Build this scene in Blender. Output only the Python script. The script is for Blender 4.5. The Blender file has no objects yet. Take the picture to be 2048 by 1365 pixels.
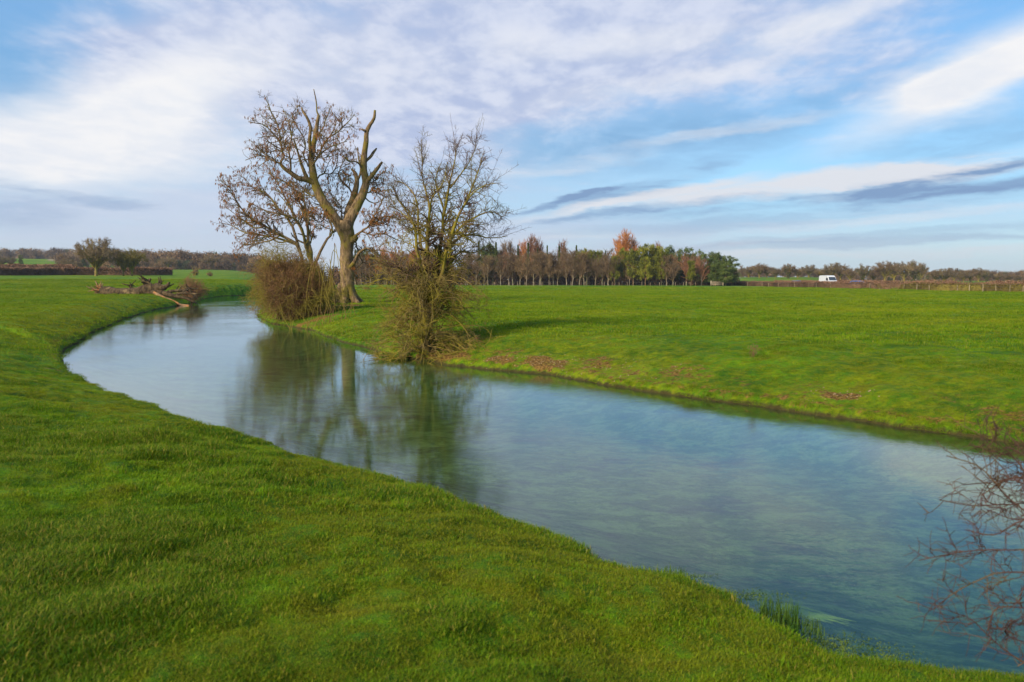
import bpy, math, random
import numpy as np
from mathutils import Vector
R = math.radians
sc = bpy.context.scene
COL = sc.collection
# ------------------------------------------------------------------ camera
F = 1600.0; CX = 1024.0; CY = 682.5; HORIZON = 560.0; CAMZ = 2.6
PITCH = math.atan((CY - HORIZON) / F)
cd = bpy.data.cameras.new('camera'); cam = bpy.data.objects.new('camera', cd); COL.objects.link(cam)
cam.location = (0, 0, CAMZ); cam.rotation_euler = (math.pi / 2 - PITCH, 0, 0)
cd.sensor_width = 36.0; cd.lens = F / 2048 * 36.0; cd.clip_start = 0.05; cd.clip_end = 20000
cd.dof.use_dof = True; cd.dof.focus_distance = 40.0; cd.dof.aperture_fstop = 3.2
sc.camera = cam
# ------------------------------------------------------------------ colour / exposure
sc.view_settings.view_transform = 'Standard'; sc.view_settings.look = 'None'
EXPO = 1.0
sc.view_settings.exposure = EXPO; sc.view_settings.gamma = 1.0
sc.cycles.max_bounces = 8; sc.cycles.transparent_max_bounces = 12
sc.cycles.diffuse_bounces = 3; sc.cycles.glossy_bounces = 3
SUN_DIR = Vector((-0.66, -0.75, 0.0)).normalized(); SUN_EL = R(28)
TO_SUN = Vector((SUN_DIR.x * math.cos(SUN_EL), SUN_DIR.y * math.cos(SUN_EL), math.sin(SUN_EL)))
ld = bpy.data.lights.new('sun', 'SUN'); ld.energy = 2.9; ld.angle = R(15.0); ld.color = (1.0, 0.87, 0.70)
sun = bpy.data.objects.new('sun', ld); COL.objects.link(sun)
sun.rotation_euler = TO_SUN.to_track_quat('Z', 'Y').to_euler(); sun.location = (-40, -30, 30)

def lin(r, g, b):
    f = lambda c: ((c / 255.0) / 12.92) if c / 255.0 <= 0.04045 else ((c / 255.0 + 0.055) / 1.055) ** 2.4
    return (f(r), f(g), f(b), 1.0)
def ray(px, py):
    s, c = math.sin(PITCH), math.cos(PITCH)
    x = (px - CX) / F; y = -(py - CY) / F
    return Vector((x, c + y * s, -s + y * c))
def at(px, py, z=0.0):                       # pixel of the photo -> point at height z
    d = ray(px, py); t = (z - CAMZ) / d.z
    return Vector((d.x * t, d.y * t, z))
def atY(px, py, Y):                          # pixel of the photo -> point at depth Y
    d = ray(px, py); t = Y / d.y
    return Vector((d.x * t, Y, CAMZ + d.z * t))

# ------------------------------------------------------------------ node helpers
class NT:
    def __init__(s, nt): s.nt = nt; s.n = nt.nodes; s.l = nt.links
    def put(s, sock, v):
        if isinstance(v, bpy.types.NodeSocket): s.l.new(v, sock)
        elif v is not None:
            if hasattr(sock.default_value, '__len__') and not hasattr(v, '__len__'): v = [v] * len(sock.default_value)
            sock.default_value = v
    def math(s, op, a, b=None, c=None, clamp=False):
        n = s.n.new('ShaderNodeMath'); n.operation = op; n.use_clamp = clamp
        s.put(n.inputs[0], a); s.put(n.inputs[1], b)
        if c is not None: s.put(n.inputs[2], c)
        return n.outputs[0]
    def vmath(s, op, a, b=None, out=0):
        n = s.n.new('ShaderNodeVectorMath'); n.operation = op
        s.put(n.inputs[0], a)
        if b is not None:
            if op == 'SCALE': s.put(n.inputs[3], b)
            else: s.put(n.inputs[1], b)
        return n.outputs[out]
    def sstep(s, v, a, b, lo=0.0, hi=1.0, t='SMOOTHSTEP'):
        n = s.n.new('ShaderNodeMapRange'); n.interpolation_type = t; n.clamp = True
        s.put(n.inputs['Value'], v); s.put(n.inputs['From Min'], a); s.put(n.inputs['From Max'], b)
        s.put(n.inputs['To Min'], lo); s.put(n.inputs['To Max'], hi)
        return n.outputs['Result']
    def mix(s, f, a, b, blend='MIX'):
        n = s.n.new('ShaderNodeMix'); n.data_type = 'RGBA'; n.blend_type = blend; n.clamp_factor = True
        s.put(n.inputs[0], f); s.put(n.inputs[6], a); s.put(n.inputs[7], b)
        return n.outputs[2]
    def noise(s, v, scale=1.0, detail=4.0, rough=0.55, dist=0.0, out=0):
        n = s.n.new('ShaderNodeTexNoise'); s.put(n.inputs['Vector'], v)
        n.inputs['Scale'].default_value = scale; n.inputs['Detail'].default_value = detail
        n.inputs['Roughness'].default_value = rough; n.inputs['Distortion'].default_value = dist
        return n.outputs[out]
    def mapping(s, v, loc=(0, 0, 0), rot=(0, 0, 0), scale=(1, 1, 1), t='POINT'):
        n = s.n.new('ShaderNodeMapping'); n.vector_type = t; s.put(n.inputs['Vector'], v)
        n.inputs['Location'].default_value = loc; n.inputs['Rotation'].default_value = rot; n.inputs['Scale'].default_value = scale
        return n.outputs[0]
    def attr(s, name, out='Fac'):
        n = s.n.new('ShaderNodeAttribute'); n.attribute_name = name; return n.outputs[out]
    def pos(s):
        return s.n.new('ShaderNodeNewGeometry').outputs['Position']
    def sep(s, v):
        n = s.n.new('ShaderNodeSeparateXYZ'); s.put(n.inputs[0], v); return n.outputs
    def comb(s, x, y, z=0.0):
        n = s.n.new('ShaderNodeCombineXYZ'); s.put(n.inputs[0], x); s.put(n.inputs[1], y); s.put(n.inputs[2], z); return n.outputs[0]
def c4(c): return (c[0], c[1], c[2], 1.0)

# ------------------------------------------------------------------ sky
SKYSTR = 0.12
def make_world():
    w = bpy.data.worlds.new('World'); sc.world = w; w.use_nodes = True
    T = NT(w.node_tree); T.n.clear()
    out = T.n.new('ShaderNodeOutputWorld'); bg = T.n.new('ShaderNodeBackground'); T.l.new(bg.outputs[0], out.inputs[0])
    sky = T.n.new('ShaderNodeTexSky'); sky.sky_type = 'NISHITA'; sky.sun_disc = False
    sky.sun_elevation = SUN_EL; sky.sun_rotation = math.atan2(SUN_DIR.x, SUN_DIR.y)
    sky.air_density = 1.0; sky.dust_density = 0.6; sky.ozone_density = 2.0; sky.altitude = 60
    bg.inputs['Strength'].default_value = SKYSTR
    K = 1.0 / (SKYSTR * 2 ** EXPO)                 # display value -> background colour
    def D(r, g, b): c = lin(r, g, b); return (c[0] * K, c[1] * K, c[2] * K, 1.0)
    d = T.vmath('NORMALIZE', T.n.new('ShaderNodeTexCoord').outputs['Generated'])
    x, y, z = T.sep(d)
    az = T.math('ARCTAN2', x, y); el = T.math('ARCSINE', z)
    p = T.comb(az, el, 0.0)
    # clouds lie on a flat deck: noise coordinates in deck space
    zz = T.math('ADD', T.math('MAXIMUM', z, 0.0), 0.10)
    deck = T.comb(T.math('DIVIDE', x, zz), T.math('DIVIDE', y, zz), 0.0)
    w1 = T.noise(deck, 1.1, 5, 0.6, out=1)
    warp = T.vmath('SCALE', T.vmath('SUBTRACT', w1, (0.5, 0.5, 0.5)), 0.10)
    pw = T.vmath('ADD', p, T.vmath('MULTIPLY', warp, (1.5, 0.45, 0.0)))
    w2 = T.vmath('SUBTRACT', T.noise(T.mapping(p, (2.2, 0.7, 0), (0, 0, R(-8)), (9.0, 34, 1)), 1.0, 6, 0.68, out=1), (0.5, 0.5, 0.5))
    pw2 = T.vmath('ADD', T.vmath('ADD', p, T.vmath('MULTIPLY', warp, (0.6, 0.22, 0.0))), T.vmath('MULTIPLY', w2, (0.10, 0.020, 0.0)))
    def blobs(lst, soft=1.0, pw=pw):
        acc = None
        for (px, py, a, b, rot, wt) in lst:
            r = ray(px, py).normalized(); A = math.atan2(r.x, r.y); E = math.asin(r.z)
            m = T.mapping(pw, (A, E, 0), (0, 0, R(rot)), (a / F, b / F, 1.0), 'TEXTURE')
            ln = T.vmath('LENGTH', m, out=1)
            v = T.sstep(ln, 1.0 + 0.5 * soft, max(0.0, 1.0 - 0.8 * soft), 0.0, wt)
            acc = v if acc is None else T.math('ADD', acc, v)
        return acc
    # base: real sky, deepened toward the blue of the photograph
    base = T.mix(1.0, sky.outputs[0], (0.52, 0.86, 1.0, 1), 'MULTIPLY')
    g = T.mix(T.sstep(el, 0.0, 0.45), D(172, 202, 226), D(98, 156, 218))
    col = T.mix(0.7, base, g)
    n_big = T.noise(T.mapping(deck, (3.1, 0.4, 0), (0, 0, R(20)), (1.1, 0.9, 1)), 1.0, 6, 0.58, 0.3)
    n_fine = T.noise(T.mapping(deck, (7.3, 2.0, 0), (0, 0, R(20)), (2.1, 1.5, 1)), 1.9, 7, 0.60, 0.25)
    n_puff = T.noise(T.mapping(deck, (1.3, 5.0, 0), (0, 0, R(20)), (1.7, 1.0, 1)), 5.5, 5, 0.55, 0.2)
    streak = T.noise(T.mapping(pw, (0.3, 0.1, 0), (0, 0, R(-9)), (2.6, 26, 1)), 1.0, 6, 0.6, 0.3)
    # thin veil
    veil = blobs([(620, 330, 620, 230, 0, 0.75), (300, 480, 900, 90, 0, 0.8), (1500, 470, 900, 60, 4, 0.55), (900, 120, 700, 220, 5, 0.45)])
    veil = T.math('MULTIPLY', veil, T.sstep(n_big, 0.25, 0.62, 0.55, 1.0), clamp=True)
    col = T.mix(veil, col, D(190, 208, 234))
    # broken lavender deck
    deckm = blobs([(700, 110, 620, 230, 8, 0.75), (1300, 90, 520, 170, 6, 0.62), (330, 130, 200, 120, 20, 0.3), (1024, -420, 1500, 330, 0, 0.12), (1850, 60, 420, 110, 10, 0.30), (950, 290, 330, 120, 0, 0.25), (1750, 420, 520, 60, 6, 0.2), (1650, 250, 420, 50, 10, 0.16)])
    s = T.math('ADD', T.math('ADD', T.math('MULTIPLY', n_big, 0.75), T.math('MULTIPLY', n_fine, 0.45)), T.math('MULTIPLY', n_puff, 0.25))
    deckf = T.sstep(T.math('ADD', s, T.math('MULTIPLY', deckm, 0.62)), 0.86, 1.26)
    outside = T.sstep(T.math('ABSOLUTE', az), 0.8, 1.1)
    deckf = T.math('MAXIMUM', deckf, T.math('MULTIPLY', outside, T.sstep(s, 0.6, 0.85, 0.0, 0.85)))
    lav = T.mix(T.sstep(T.math('ADD', T.math('MULTIPLY', n_fine, 0.55), T.math('MULTIPLY', n_puff, 0.45)), 0.38, 0.62), D(182, 195, 227), D(219, 225, 243))
    col = T.mix(T.math('MULTIPLY', deckf, 0.92), col, lav)
    hole = blobs([(10, 130, 125, 125, 10, 1.0), (240, 20, 120, 26, 8, 0.4), (1270, 262, 300, 38, 7, 0.75), (1650, 205, 230, 34, 14, 0.55), (1950, 265, 240, 40, 8, 0.6), (1290, 305, 330, 40, 5, 0.6)])
    col = T.mix(T.math('MULTIPLY', hole, T.sstep(n_fine, 0.7, 0.35, 0.35, 1.0), clamp=True), col, T.mix(T.sstep(el, 0.1, 0.35), D(146, 188, 226), D(108, 170, 226)))
    # bright white masses
    wh = blobs([(110, 288, 320, 78, 5, 1.0), (330, 215, 190, 62, 30, 0.8), (240, 165, 120, 45, 8, 0.45), (1985, 130, 150, 55, 22, 0.95), (1880, 195, 190, 42, 22, 0.45), (1640, 42, 150, 26, 12, 0.6), (1290, 80, 170, 26, 4, 0.42), (1330, 165, 260, 26, 8, 0.35), (1040, 85, 90, 30, 0, 0.35), (600, 120, 260, 70, 0, 0.25), (420, 430, 500, 60, 0, 0.2)])
    wh = T.math('MULTIPLY', wh, T.sstep(T.math('ADD', n_big, T.math('MULTIPLY', n_fine, 0.5)), 0.35, 0.80, 0.85, 1.1), clamp=True)
    col = T.mix(wh, col, T.mix(T.sstep(n_fine, 0.35, 0.65), D(234, 238, 246), D(247, 247, 249)))
    # streaks over the right half: pale bands then blue-grey bands
    pale = blobs([(1230, 408, 260, 11, 10, 0.95), (1600, 368, 360, 20, 6, 1.0), (1920, 332, 240, 26, 9, 0.95), (1470, 484, 170, 5, 3, 1.0), (1720, 503, 520, 10, 0, 0.75), (1500, 455, 560, 9, 3, 0.45), (1450, 262, 220, 12, 7, 0.45), (1120, 335, 190, 16, 8, 0.45), (1180, 470, 260, 14, 3, 0.5)], 0.7, pw2)
    pale = T.math('MULTIPLY', pale, T.sstep(streak, 0.34, 0.60, 0.15, 1.05), clamp=True)
    col = T.mix(pale, col, D(226, 230, 238))
    dark = blobs([(1130, 402, 125, 9, 13, 0.9), (1260, 378, 150, 18, 14, 0.85), (1385, 350, 120, 20, 20, 0.5), (1300, 421, 230, 8, 6, 0.9), (1600, 400, 300, 12, 5, 0.95), (1930, 377, 260, 13, 4, 0.95), (1600, 432, 470, 16, 4, 0.42), (1990, 336, 100, 14, 9, 0.95), (1890, 354, 130, 6, 8, 0.7), (1660, 486, 430, 9, 1, 0.6), (1780, 466, 400, 8, 2, 0.45), (175, 400, 110, 10, -5, 0.5), (20, 425, 110, 30, 0, 0.45), (10, 370, 60, 10, -8, 0.35)], 0.75, pw2)
    dark = T.math('MULTIPLY', dark, T.sstep(streak, 0.66, 0.40, 0.15, 1.0), clamp=True)
    col = T.mix(dark, col, D(132, 163, 202))
    # horizon whitening
    col = T.mix(T.sstep(el, 0.085, 0.0, 0.0, 0.75), col, D(214, 222, 228))
    # below the horizon
    col = T.mix(T.sstep(el, -0.005, -0.03), col, (0.5, 0.7, 0.5, 1))
    T.l.new(col, bg.inputs[0])
make_world()

# ------------------------------------------------------------------ materials
def mat(name, build):
    m = bpy.data.materials.new(name); m.use_nodes = True
    T = NT(m.node_tree); T.n.clear()
    out = T.n.new('ShaderNodeOutputMaterial'); s = build(T); T.l.new(s, out.inputs[0]); return m
def principled(T, col, rough=0.8, spec=0.3, normal=None, metal=0.0):
    b = T.n.new('ShaderNodeBsdfPrincipled'); T.put(b.inputs['Base Color'], col)
    T.put(b.inputs['Roughness'], rough); T.put(b.inputs['Specular IOR Level'], spec); T.put(b.inputs['Metallic'], metal)
    if normal is not None: T.l.new(normal, b.inputs['Normal'])
    return b.outputs[0]
def bump(T, h, strength=0.5, dist=0.1, normal=None):
    b = T.n.new('ShaderNodeBump'); b.inputs['Strength'].default_value = strength; b.inputs['Distance'].default_value = dist
    T.l.new(h, b.inputs['Height'])
    if normal is not None: T.l.new(normal, b.inputs['Normal'])
    return b.outputs[0]
def plain(name, col, rough=0.6, spec=0.4, metal=0.0, var=0.0, vscale=8.0):
    def f(T):
        c = c4(col)
        if var > 0:
            n = T.noise(T.pos(), vscale, 4)
            c = T.mix(T.sstep(n, 0.3, 0.7), c4([v * (1 - var) for v in col]), c4([min(1, v * (1 + var)) for v in col]))
        return principled(T, c, rough, spec, None, metal)
    return mat(name, f)
def grass_colour(T, bright=1.0):
    p = T.pos()
    flat = T.vmath('MULTIPLY', p, (1, 1, 0))
    a = T.noise(flat, 0.07, 4, 0.6); b = T.noise(T.vmath('ADD', flat, (31, 7, 0)), 0.55, 5, 0.68); c = T.noise(flat, 3.2, 4, 0.65)
    k = bright
    c1 = T.mix(T.sstep(b, 0.34, 0.66), (0.032 * k, 0.100 * k, 0.001 * k, 1), (0.105 * k, 0.225 * k, 0.002 * k, 1))
    c2 = T.mix(T.sstep(T.math('ADD', T.math('MULTIPLY', a, 0.55), T.math('MULTIPLY', c, 0.45)), 0.44, 0.64), c1, (0.205 * k, 0.235 * k, 0.003 * k, 1))
    dry = T.sstep(T.math('ADD', T.math('MULTIPLY', b, 0.5), T.math('MULTIPLY', T.noise(flat, 1.3, 4, 0.65), 0.5)), 0.53, 0.66)
    return T.mix(T.math('MULTIPLY', dry, 0.62), c2, (0.165 * k, 0.125 * k, 0.006 * k, 1)), flat, c
def grass_mat(name='grass_blades', tint=None, amt=0.0):
    def f(T):
        col, flat, c = grass_colour(T, 1.30)
        if tint: col = T.mix(amt, col, tint)
        rnd = T.attr('tone')
        col = T.mix(T.sstep(rnd, 0.15, 1.0, 0.0, 0.75, 'LINEAR'), col, (0.22, 0.27, 0.006, 1))
        col = T.mix(T.sstep(rnd, 0.30, 0.0, 0.0, 0.45, 'LINEAR'), col, (0.018, 0.060, 0.002, 1))
        col = T.mix(T.sstep(rnd, 0.93, 0.96, 0, 0.7), col, (0.34, 0.24, 0.05, 1))
        d = principled(T, col, 0.6, 0.12)
        t = T.n.new('ShaderNodeBsdfTranslucent'); T.put(t.inputs[0], T.mix(1.0, col, (1.2, 1.1, 0.5, 1), 'MULTIPLY'))
        m = T.n.new('ShaderNodeMixShader'); m.inputs[0].default_value = 0.28
        T.l.new(d, m.inputs[1]); T.l.new(t.outputs[0], m.inputs[2]); return m.outputs[0]
    return mat(name, f)
def ground_mat():
    def f(T):
        col, flat, c = grass_colour(T, 1.12)
        p = T.pos(); z = T.sep(p)[2]
        n2 = T.noise(flat, 9.0, 4, 0.7)
        col = T.mix(T.sstep(n2, 0.35, 0.6, 0.35, 0.0), col, (0.03, 0.06, 0.008, 1))
        # far fields
        field = T.attr('field')
        col = T.mix(field, col, T.mix(T.noise(flat, 0.02, 2), (0.30, 0.22, 0.13, 1), (0.24, 0.19, 0.10, 1)))
        earth = T.attr('earth')
        en = T.noise(flat, 5.0, 5, 0.7)
        em = T.sstep(T.math('ADD', earth, T.math('MULTIPLY', en, 0.9)), 0.84, 1.0)
        ec = T.mix(T.sstep(T.noise(flat, 14.0, 4, 0.7), 0.35, 0.7), (0.070, 0.038, 0.007, 1), (0.36, 0.200, 0.050, 1))
        col = T.mix(em, col, ec)
        # wet muddy foot of the bank
        mud = T.sstep(T.math('ADD', z, T.math('MULTIPLY', T.math('SUBTRACT', en, 0.5), 0.24)), 0.11, 0.02)
        col = T.mix(mud, col, T.mix(en, (0.035, 0.026, 0.008, 1), (0.10, 0.085, 0.022, 1)))
        # river bed: gravel with streaming weed
        fl = T.mapping(flat, (0, 0, 0), (0, 0, R(38)), (0.9, 1.2, 1))
        w = T.noise(fl, 1.5, 7, 0.75, 0.6); w2 = T.noise(fl, 6.0, 5, 0.75, 0.3); gv = T.noise(flat, 22.0, 3, 0.7)
        bed = T.mix(gv, (0.085, 0.135, 0.032, 1), (0.20, 0.26, 0.075, 1))
        weed = T.mix(w2, (0.012, 0.040, 0.005, 1), (0.075, 0.125, 0.018, 1))
        wm = T.sstep(T.math('ADD', T.math('MULTIPLY', w, 0.6), T.math('MULTIPLY', w2, 0.4)), 0.42, 0.56)
        bed = T.mix(wm, bed, weed)
        bed = T.mix(T.sstep(T.noise(fl, 0.7, 5, 0.7), 0.52, 0.66, 0, 0.7), bed, (0.010, 0.020, 0.012, 1))
        und = T.sstep(z, -0.02, -0.12)
        col = T.mix(und, col, bed)
        h = T.math('ADD', T.noise(flat, 7.0, 6, 0.75), T.math('MULTIPLY', T.noise(flat, 1.1, 4, 0.6), 1.2))
        return principled(T, col, 0.9, 0.12, bump(T, h, 0.9, 0.14))
    return mat('meadow_ground', f)
def water_mat():
    def f(T):
        p = T.vmath('MULTIPLY', T.pos(), (1, 1, 0))
        fl = T.mapping(p, (0, 0, 0), (0, 0, R(30)), (0.75, 1.3, 1))
        h = T.math('ADD', T.math('MULTIPLY', T.noise(fl, 3.4, 3, 0.55, 0.2), 0.62), T.math('MULTIPLY', T.noise(fl, 17.0, 3, 0.6, 0.1), 0.34))
        act = T.sstep(T.noise(p, 0.16, 3, 0.6), 0.36, 0.66, 0.25, 1.0)
        nb = bump(T, T.math('MULTIPLY', h, act), 0.24, 0.019)
        inc = T.n.new('ShaderNodeNewGeometry').outputs['Incoming']
        cs = T.math('ABSOLUTE', T.vmath('DOT_PRODUCT', inc, nb, out=1))
        fr = T.math('MULTIPLY_ADD', T.math('POWER', T.math('SUBTRACT', 1.0, cs, clamp=True), 4.6), 0.97, 0.025)
        tr = T.n.new('ShaderNodeBsdfTransparent'); tr.inputs[0].default_value = (0.74, 0.90, 0.80, 1)
        gl = T.n.new('ShaderNodeBsdfGlossy'); gl.inputs['Roughness'].default_value = 0.02; gl.inputs['Color'].default_value = (0.84, 0.94, 1.0, 1)
        T.l.new(nb, gl.inputs['Normal'])
        m = T.n.new('ShaderNodeMixShader'); T.l.new(fr, m.inputs[0])
        T.l.new(tr.outputs[0], m.inputs[1]); T.l.new(gl.outputs[0], m.inputs[2]); return m.outputs[0]
    return mat('river_water', f)
def bark_mat(name, c1, c2, c3, sc1=1.2, moss=0.5, fine=14.0, bumpd=0.02):
    def f(T):
        p = T.pos()
        st = T.mapping(p, (0, 0, 0), (0, 0, 0), (1, 1, 0.25))
        n = T.noise(st, fine, 5, 0.7); b = T.noise(p, sc1, 4, 0.6)
        c = T.mix(T.sstep(n, 0.3, 0.7), c4(c1), c4(c2))
        c = T.mix(T.sstep(b, 0.62 - 0.35 * moss, 0.74 - 0.35 * moss, 0, 0.9), c, c4(c3))
        return principled(T, c, 0.9, 0.15, bump(T, n, 0.8, bumpd))
    return mat(name, f)
def leafy_mat(name, c1, c2, scale=0.9, trans=0.2, per_object=0.25):
    def f(T):
        p = T.pos(); n = T.noise(p, scale, 4, 0.65)
        c = T.mix(T.sstep(n, 0.32, 0.68), c4(c1), c4(c2))
        if per_object:
            oi = T.n.new('ShaderNodeObjectInfo')
            c = T.mix(1.0, c, T.mix(oi.outputs['Random'], (1 - per_object,) * 3 + (1,), (1 + per_object, 1 + per_object * 0.7, 1, 1)), 'MULTIPLY')
        d = principled(T, c, 0.8, 0.15)
        if not trans: return d
        t = T.n.new('ShaderNodeBsdfTranslucent'); T.put(t.inputs[0], c)
        m = T.n.new('ShaderNodeMixShader'); m.inputs[0].default_value = trans
        T.l.new(d, m.inputs[1]); T.l.new(t.outputs[0], m.inputs[2]); return m.outputs[0]
    return mat(name, f)
M = dict(
    ground=ground_mat(), grass=grass_mat(), mossgrass=grass_mat('mossy_grass_blades', (0.20, 0.165, 0.008, 1), 0.62), lushgrass=grass_mat('lush_grass_blades', (0.035, 0.115, 0.004, 1), 0.7), water=water_mat(),
    ash=bark_mat('ash_bark', (0.055, 0.036, 0.018), (0.30, 0.20, 0.10), (0.165, 0.130, 0.022), 0.8, 0.38, 7.0, 0.10),
    ashtwig=bark_mat('ash_twigs', (0.10, 0.065, 0.036), (0.24, 0.16, 0.09), (0.17, 0.14, 0.03), 1.0, 0.35, 6.0, 0.005),
    keys=leafy_mat('ash_keys', (0.24, 0.085, 0.020), (0.48, 0.21, 0.06), 3.0, 0.2, 0),
    haw=bark_mat('thorn_bark', (0.10, 0.070, 0.024), (0.27, 0.195, 0.06), (0.22, 0.18, 0.018), 1.4, 0.5, 9.0, 0.01),
    hawtop=bark_mat('thorn_twigs', (0.075, 0.040, 0.030), (0.19, 0.12, 0.075), (0.17, 0.14, 0.03), 0.8, 0.42, 7.0, 0.004),
    bush=bark_mat('bush_twigs', (0.085, 0.042, 0.020), (0.30, 0.165, 0.065), (0.23, 0.185, 0.026), 0.5, 0.55, 6.0, 0.004),
    red=bark_mat('red_twigs', (0.050, 0.026, 0.020), (0.120, 0.062, 0.042), (0.13, 0.085, 0.035), 4.0, 0.3, 9.0, 0.003),
    dead=bark_mat('dead_wood', (0.018, 0.013, 0.007), (0.125, 0.085, 0.042), (0.20, 0.14, 0.065), 1.1, 0.15, 5.0, 0.04),
    deadpale=bark_mat('bare_wood', (0.16, 0.09, 0.045), (0.36, 0.23, 0.12), (0.44, 0.19, 0.06), 1.5, 0.4, 6.0, 0.02),
    paletrunk=bark_mat('pale_bark', (0.14, 0.11, 0.075), (0.29, 0.235, 0.16), (0.17, 0.17, 0.07), 0.8, 0.35, 4.0, 0.02),
    pinetrunk=bark_mat('pine_bark', (0.12, 0.06, 0.03), (0.28, 0.15, 0.08), (0.12, 0.11, 0.05), 0.8, 0.3, 4.0, 0.02),
    baretwig=leafy_mat('bare_crown', (0.120, 0.080, 0.045), (0.25, 0.170, 0.095), 0.5, 0, 0.22),
    redtwig=leafy_mat('ruddy_crown', (0.20, 0.095, 0.050), (0.33, 0.165, 0.090), 0.4, 0, 0.15),
    orange=leafy_mat('orange_crown', (0.40, 0.145, 0.035), (0.58, 0.26, 0.08), 0.4, 0.1, 0.12),
    pine=leafy_mat('pine_needles', (0.085, 0.105, 0.010), (0.30, 0.30, 0.030), 0.45, 0.15, 0.25),
    darkpine=leafy_mat('dark_pine_needles', (0.045, 0.075, 0.018), (0.130, 0.170, 0.040), 0.5, 0.1, 0.2),
    spruce=leafy_mat('spruce_needles', (0.028, 0.050, 0.010), (0.095, 0.120, 0.020), 0.6, 0.1, 0.2),
    oaktwig=leafy_mat('oak_crown', (0.13, 0.095, 0.055), (0.27, 0.20, 0.115), 0.35, 0, 0.2),
    mosstwig=leafy_mat('mossy_crown', (0.15, 0.12, 0.030), (0.30, 0.24, 0.06), 0.35, 0, 0.1),
    farwood=leafy_mat('far_wood_crown', (0.095, 0.065, 0.045), (0.235, 0.160, 0.095), 0.03, 0, 0.45),
    fargreen=leafy_mat('far_ivy_crown', (0.035, 0.055, 0.018), (0.09, 0.105, 0.04), 0.1, 0, 0.3),
    hedge=leafy_mat('hedge_twigs', (0.065, 0.038, 0.020), (0.165, 0.095, 0.050), 0.25, 0, 0),
    hedgegreen=leafy_mat('hedge_green', (0.10, 0.065, 0.025), (0.20, 0.165, 0.030), 0.22, 0, 0),
    hedgered=leafy_mat('hedge_tips', (0.18, 0.095, 0.055), (0.27, 0.150, 0.085), 0.3, 0, 0),
    post=plain('weathered_post', (0.26, 0.20, 0.12), 0.9, 0.1, 0, 0.3, 5), wire=plain('galvanised_wire', (0.3, 0.3, 0.28), 0.5, 0.5, 0.8),
    tan=leafy_mat('tan_twigs', (0.17, 0.085, 0.045), (0.34, 0.18, 0.09), 3.0, 0, 0),
    white=plain('white_paint', (0.62, 0.63, 0.62), 0.35, 0.5, 0, 0.04, 1.0), blue=plain('blue_paint', (0.03, 0.10, 0.33), 0.3, 0.5),
    glass=plain('dark_glass', (0.03, 0.04, 0.05), 0.08, 0.8), tyre=plain('black_rubber', (0.02, 0.02, 0.02), 0.8, 0.2),
    steel=plain('wheel_steel', (0.4, 0.4, 0.42), 0.4, 0.5, 0.7), lamp=plain('lamp_lens', (0.75, 0.75, 0.72), 0.1, 0.7), redlamp=plain('red_lens', (0.4, 0.02, 0.02), 0.2, 0.6),
    plastic=plain('grey_plastic', (0.07, 0.07, 0.075), 0.6, 0.3), asphalt=plain('asphalt', (0.06, 0.06, 0.06), 0.85, 0.2, 0, 0.2, 3),
    wood=plain('timber', (0.42, 0.33, 0.22), 0.8, 0.2, 0, 0.25, 4),
    cress=leafy_mat('cress_leaves', (0.045, 0.090, 0.010), (0.13, 0.18, 0.025), 5.0, 0.1, 0),
    weed=leafy_mat('trailing_weed', (0.08, 0.13, 0.015), (0.20, 0.25, 0.035), 4.0, 0.1, 0),
    moss=leafy_mat('moss', (0.06, 0.11, 0.010), (0.16, 0.20, 0.02), 5.0, 0.1, 0),
    rush=leafy_mat('rush_blades', (0.03, 0.09, 0.012), (0.10, 0.17, 0.02), 5.0, 0.2, 0),
    stone=plain('flint', (0.32, 0.23, 0.12), 0.8, 0.2, 0, 0.35, 9),
)
# ------------------------------------------------------------------ mesh helpers
def mk_mesh(name, V, quads=None, tris=None, mats=(), smooth=False, attrs=None, midx=None):
    me = bpy.data.meshes.new(name)
    V = np.asarray(V, dtype=np.float32).reshape(-1, 3)
    q = np.zeros((0, 4), np.int32) if quads is None else np.asarray(quads, np.int32).reshape(-1, 4)
    t = np.zeros((0, 3), np.int32) if tris is None else np.asarray(tris, np.int32).reshape(-1, 3)
    me.vertices.add(len(V)); me.vertices.foreach_set('co', V.ravel())
    nl = q.size + t.size; me.loops.add(nl)
    me.loops.foreach_set('vertex_index', np.concatenate([q.ravel(), t.ravel()]))
    me.polygons.add(len(q) + len(t))
    me.polygons.foreach_set('loop_start', np.concatenate([np.arange(len(q)) * 4, q.size + np.arange(len(t)) * 3]).astype(np.int32))
    if smooth: me.polygons.foreach_set('use_smooth', np.ones(len(q) + len(t), bool))
    if midx is not None: me.polygons.foreach_set('material_index', np.asarray(midx, np.int32))
    me.update(calc_edges=True); me.validate()
    for m in mats: me.materials.append(m)
    for k, a in (attrs or {}).items():
        at_ = me.attributes.new(k, 'FLOAT', 'POINT'); at_.data.foreach_set('value', np.asarray(a, np.float32))
    return me
def link(name, me, parent=None, loc=None, rz=None):
    o = bpy.data.objects.new(name, me); COL.objects.link(o)
    if parent is not None: o.parent = parent
    if loc is not None: o.location = loc
    if rz is not None: o.rotation_euler = (0, 0, rz)
    return o
def tag(o, label=None, cat=None, group=None, kind=None):
    if label: o['label'] = label
    if cat: o['category'] = cat
    if group: o['group'] = group
    if kind: o['kind'] = kind
    return o
def empty(name, loc=(0, 0, 0), label=None, cat=None, group=None, rz=0.0):
    o = bpy.data.objects.new(name, None); COL.objects.link(o); o.location = loc; o.rotation_euler = (0, 0, rz); o.empty_display_size = 0.3
    return tag(o, label, cat, group)
def nrm(v): return v / np.maximum(np.linalg.norm(v, axis=-1, keepdims=True), 1e-9)
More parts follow.
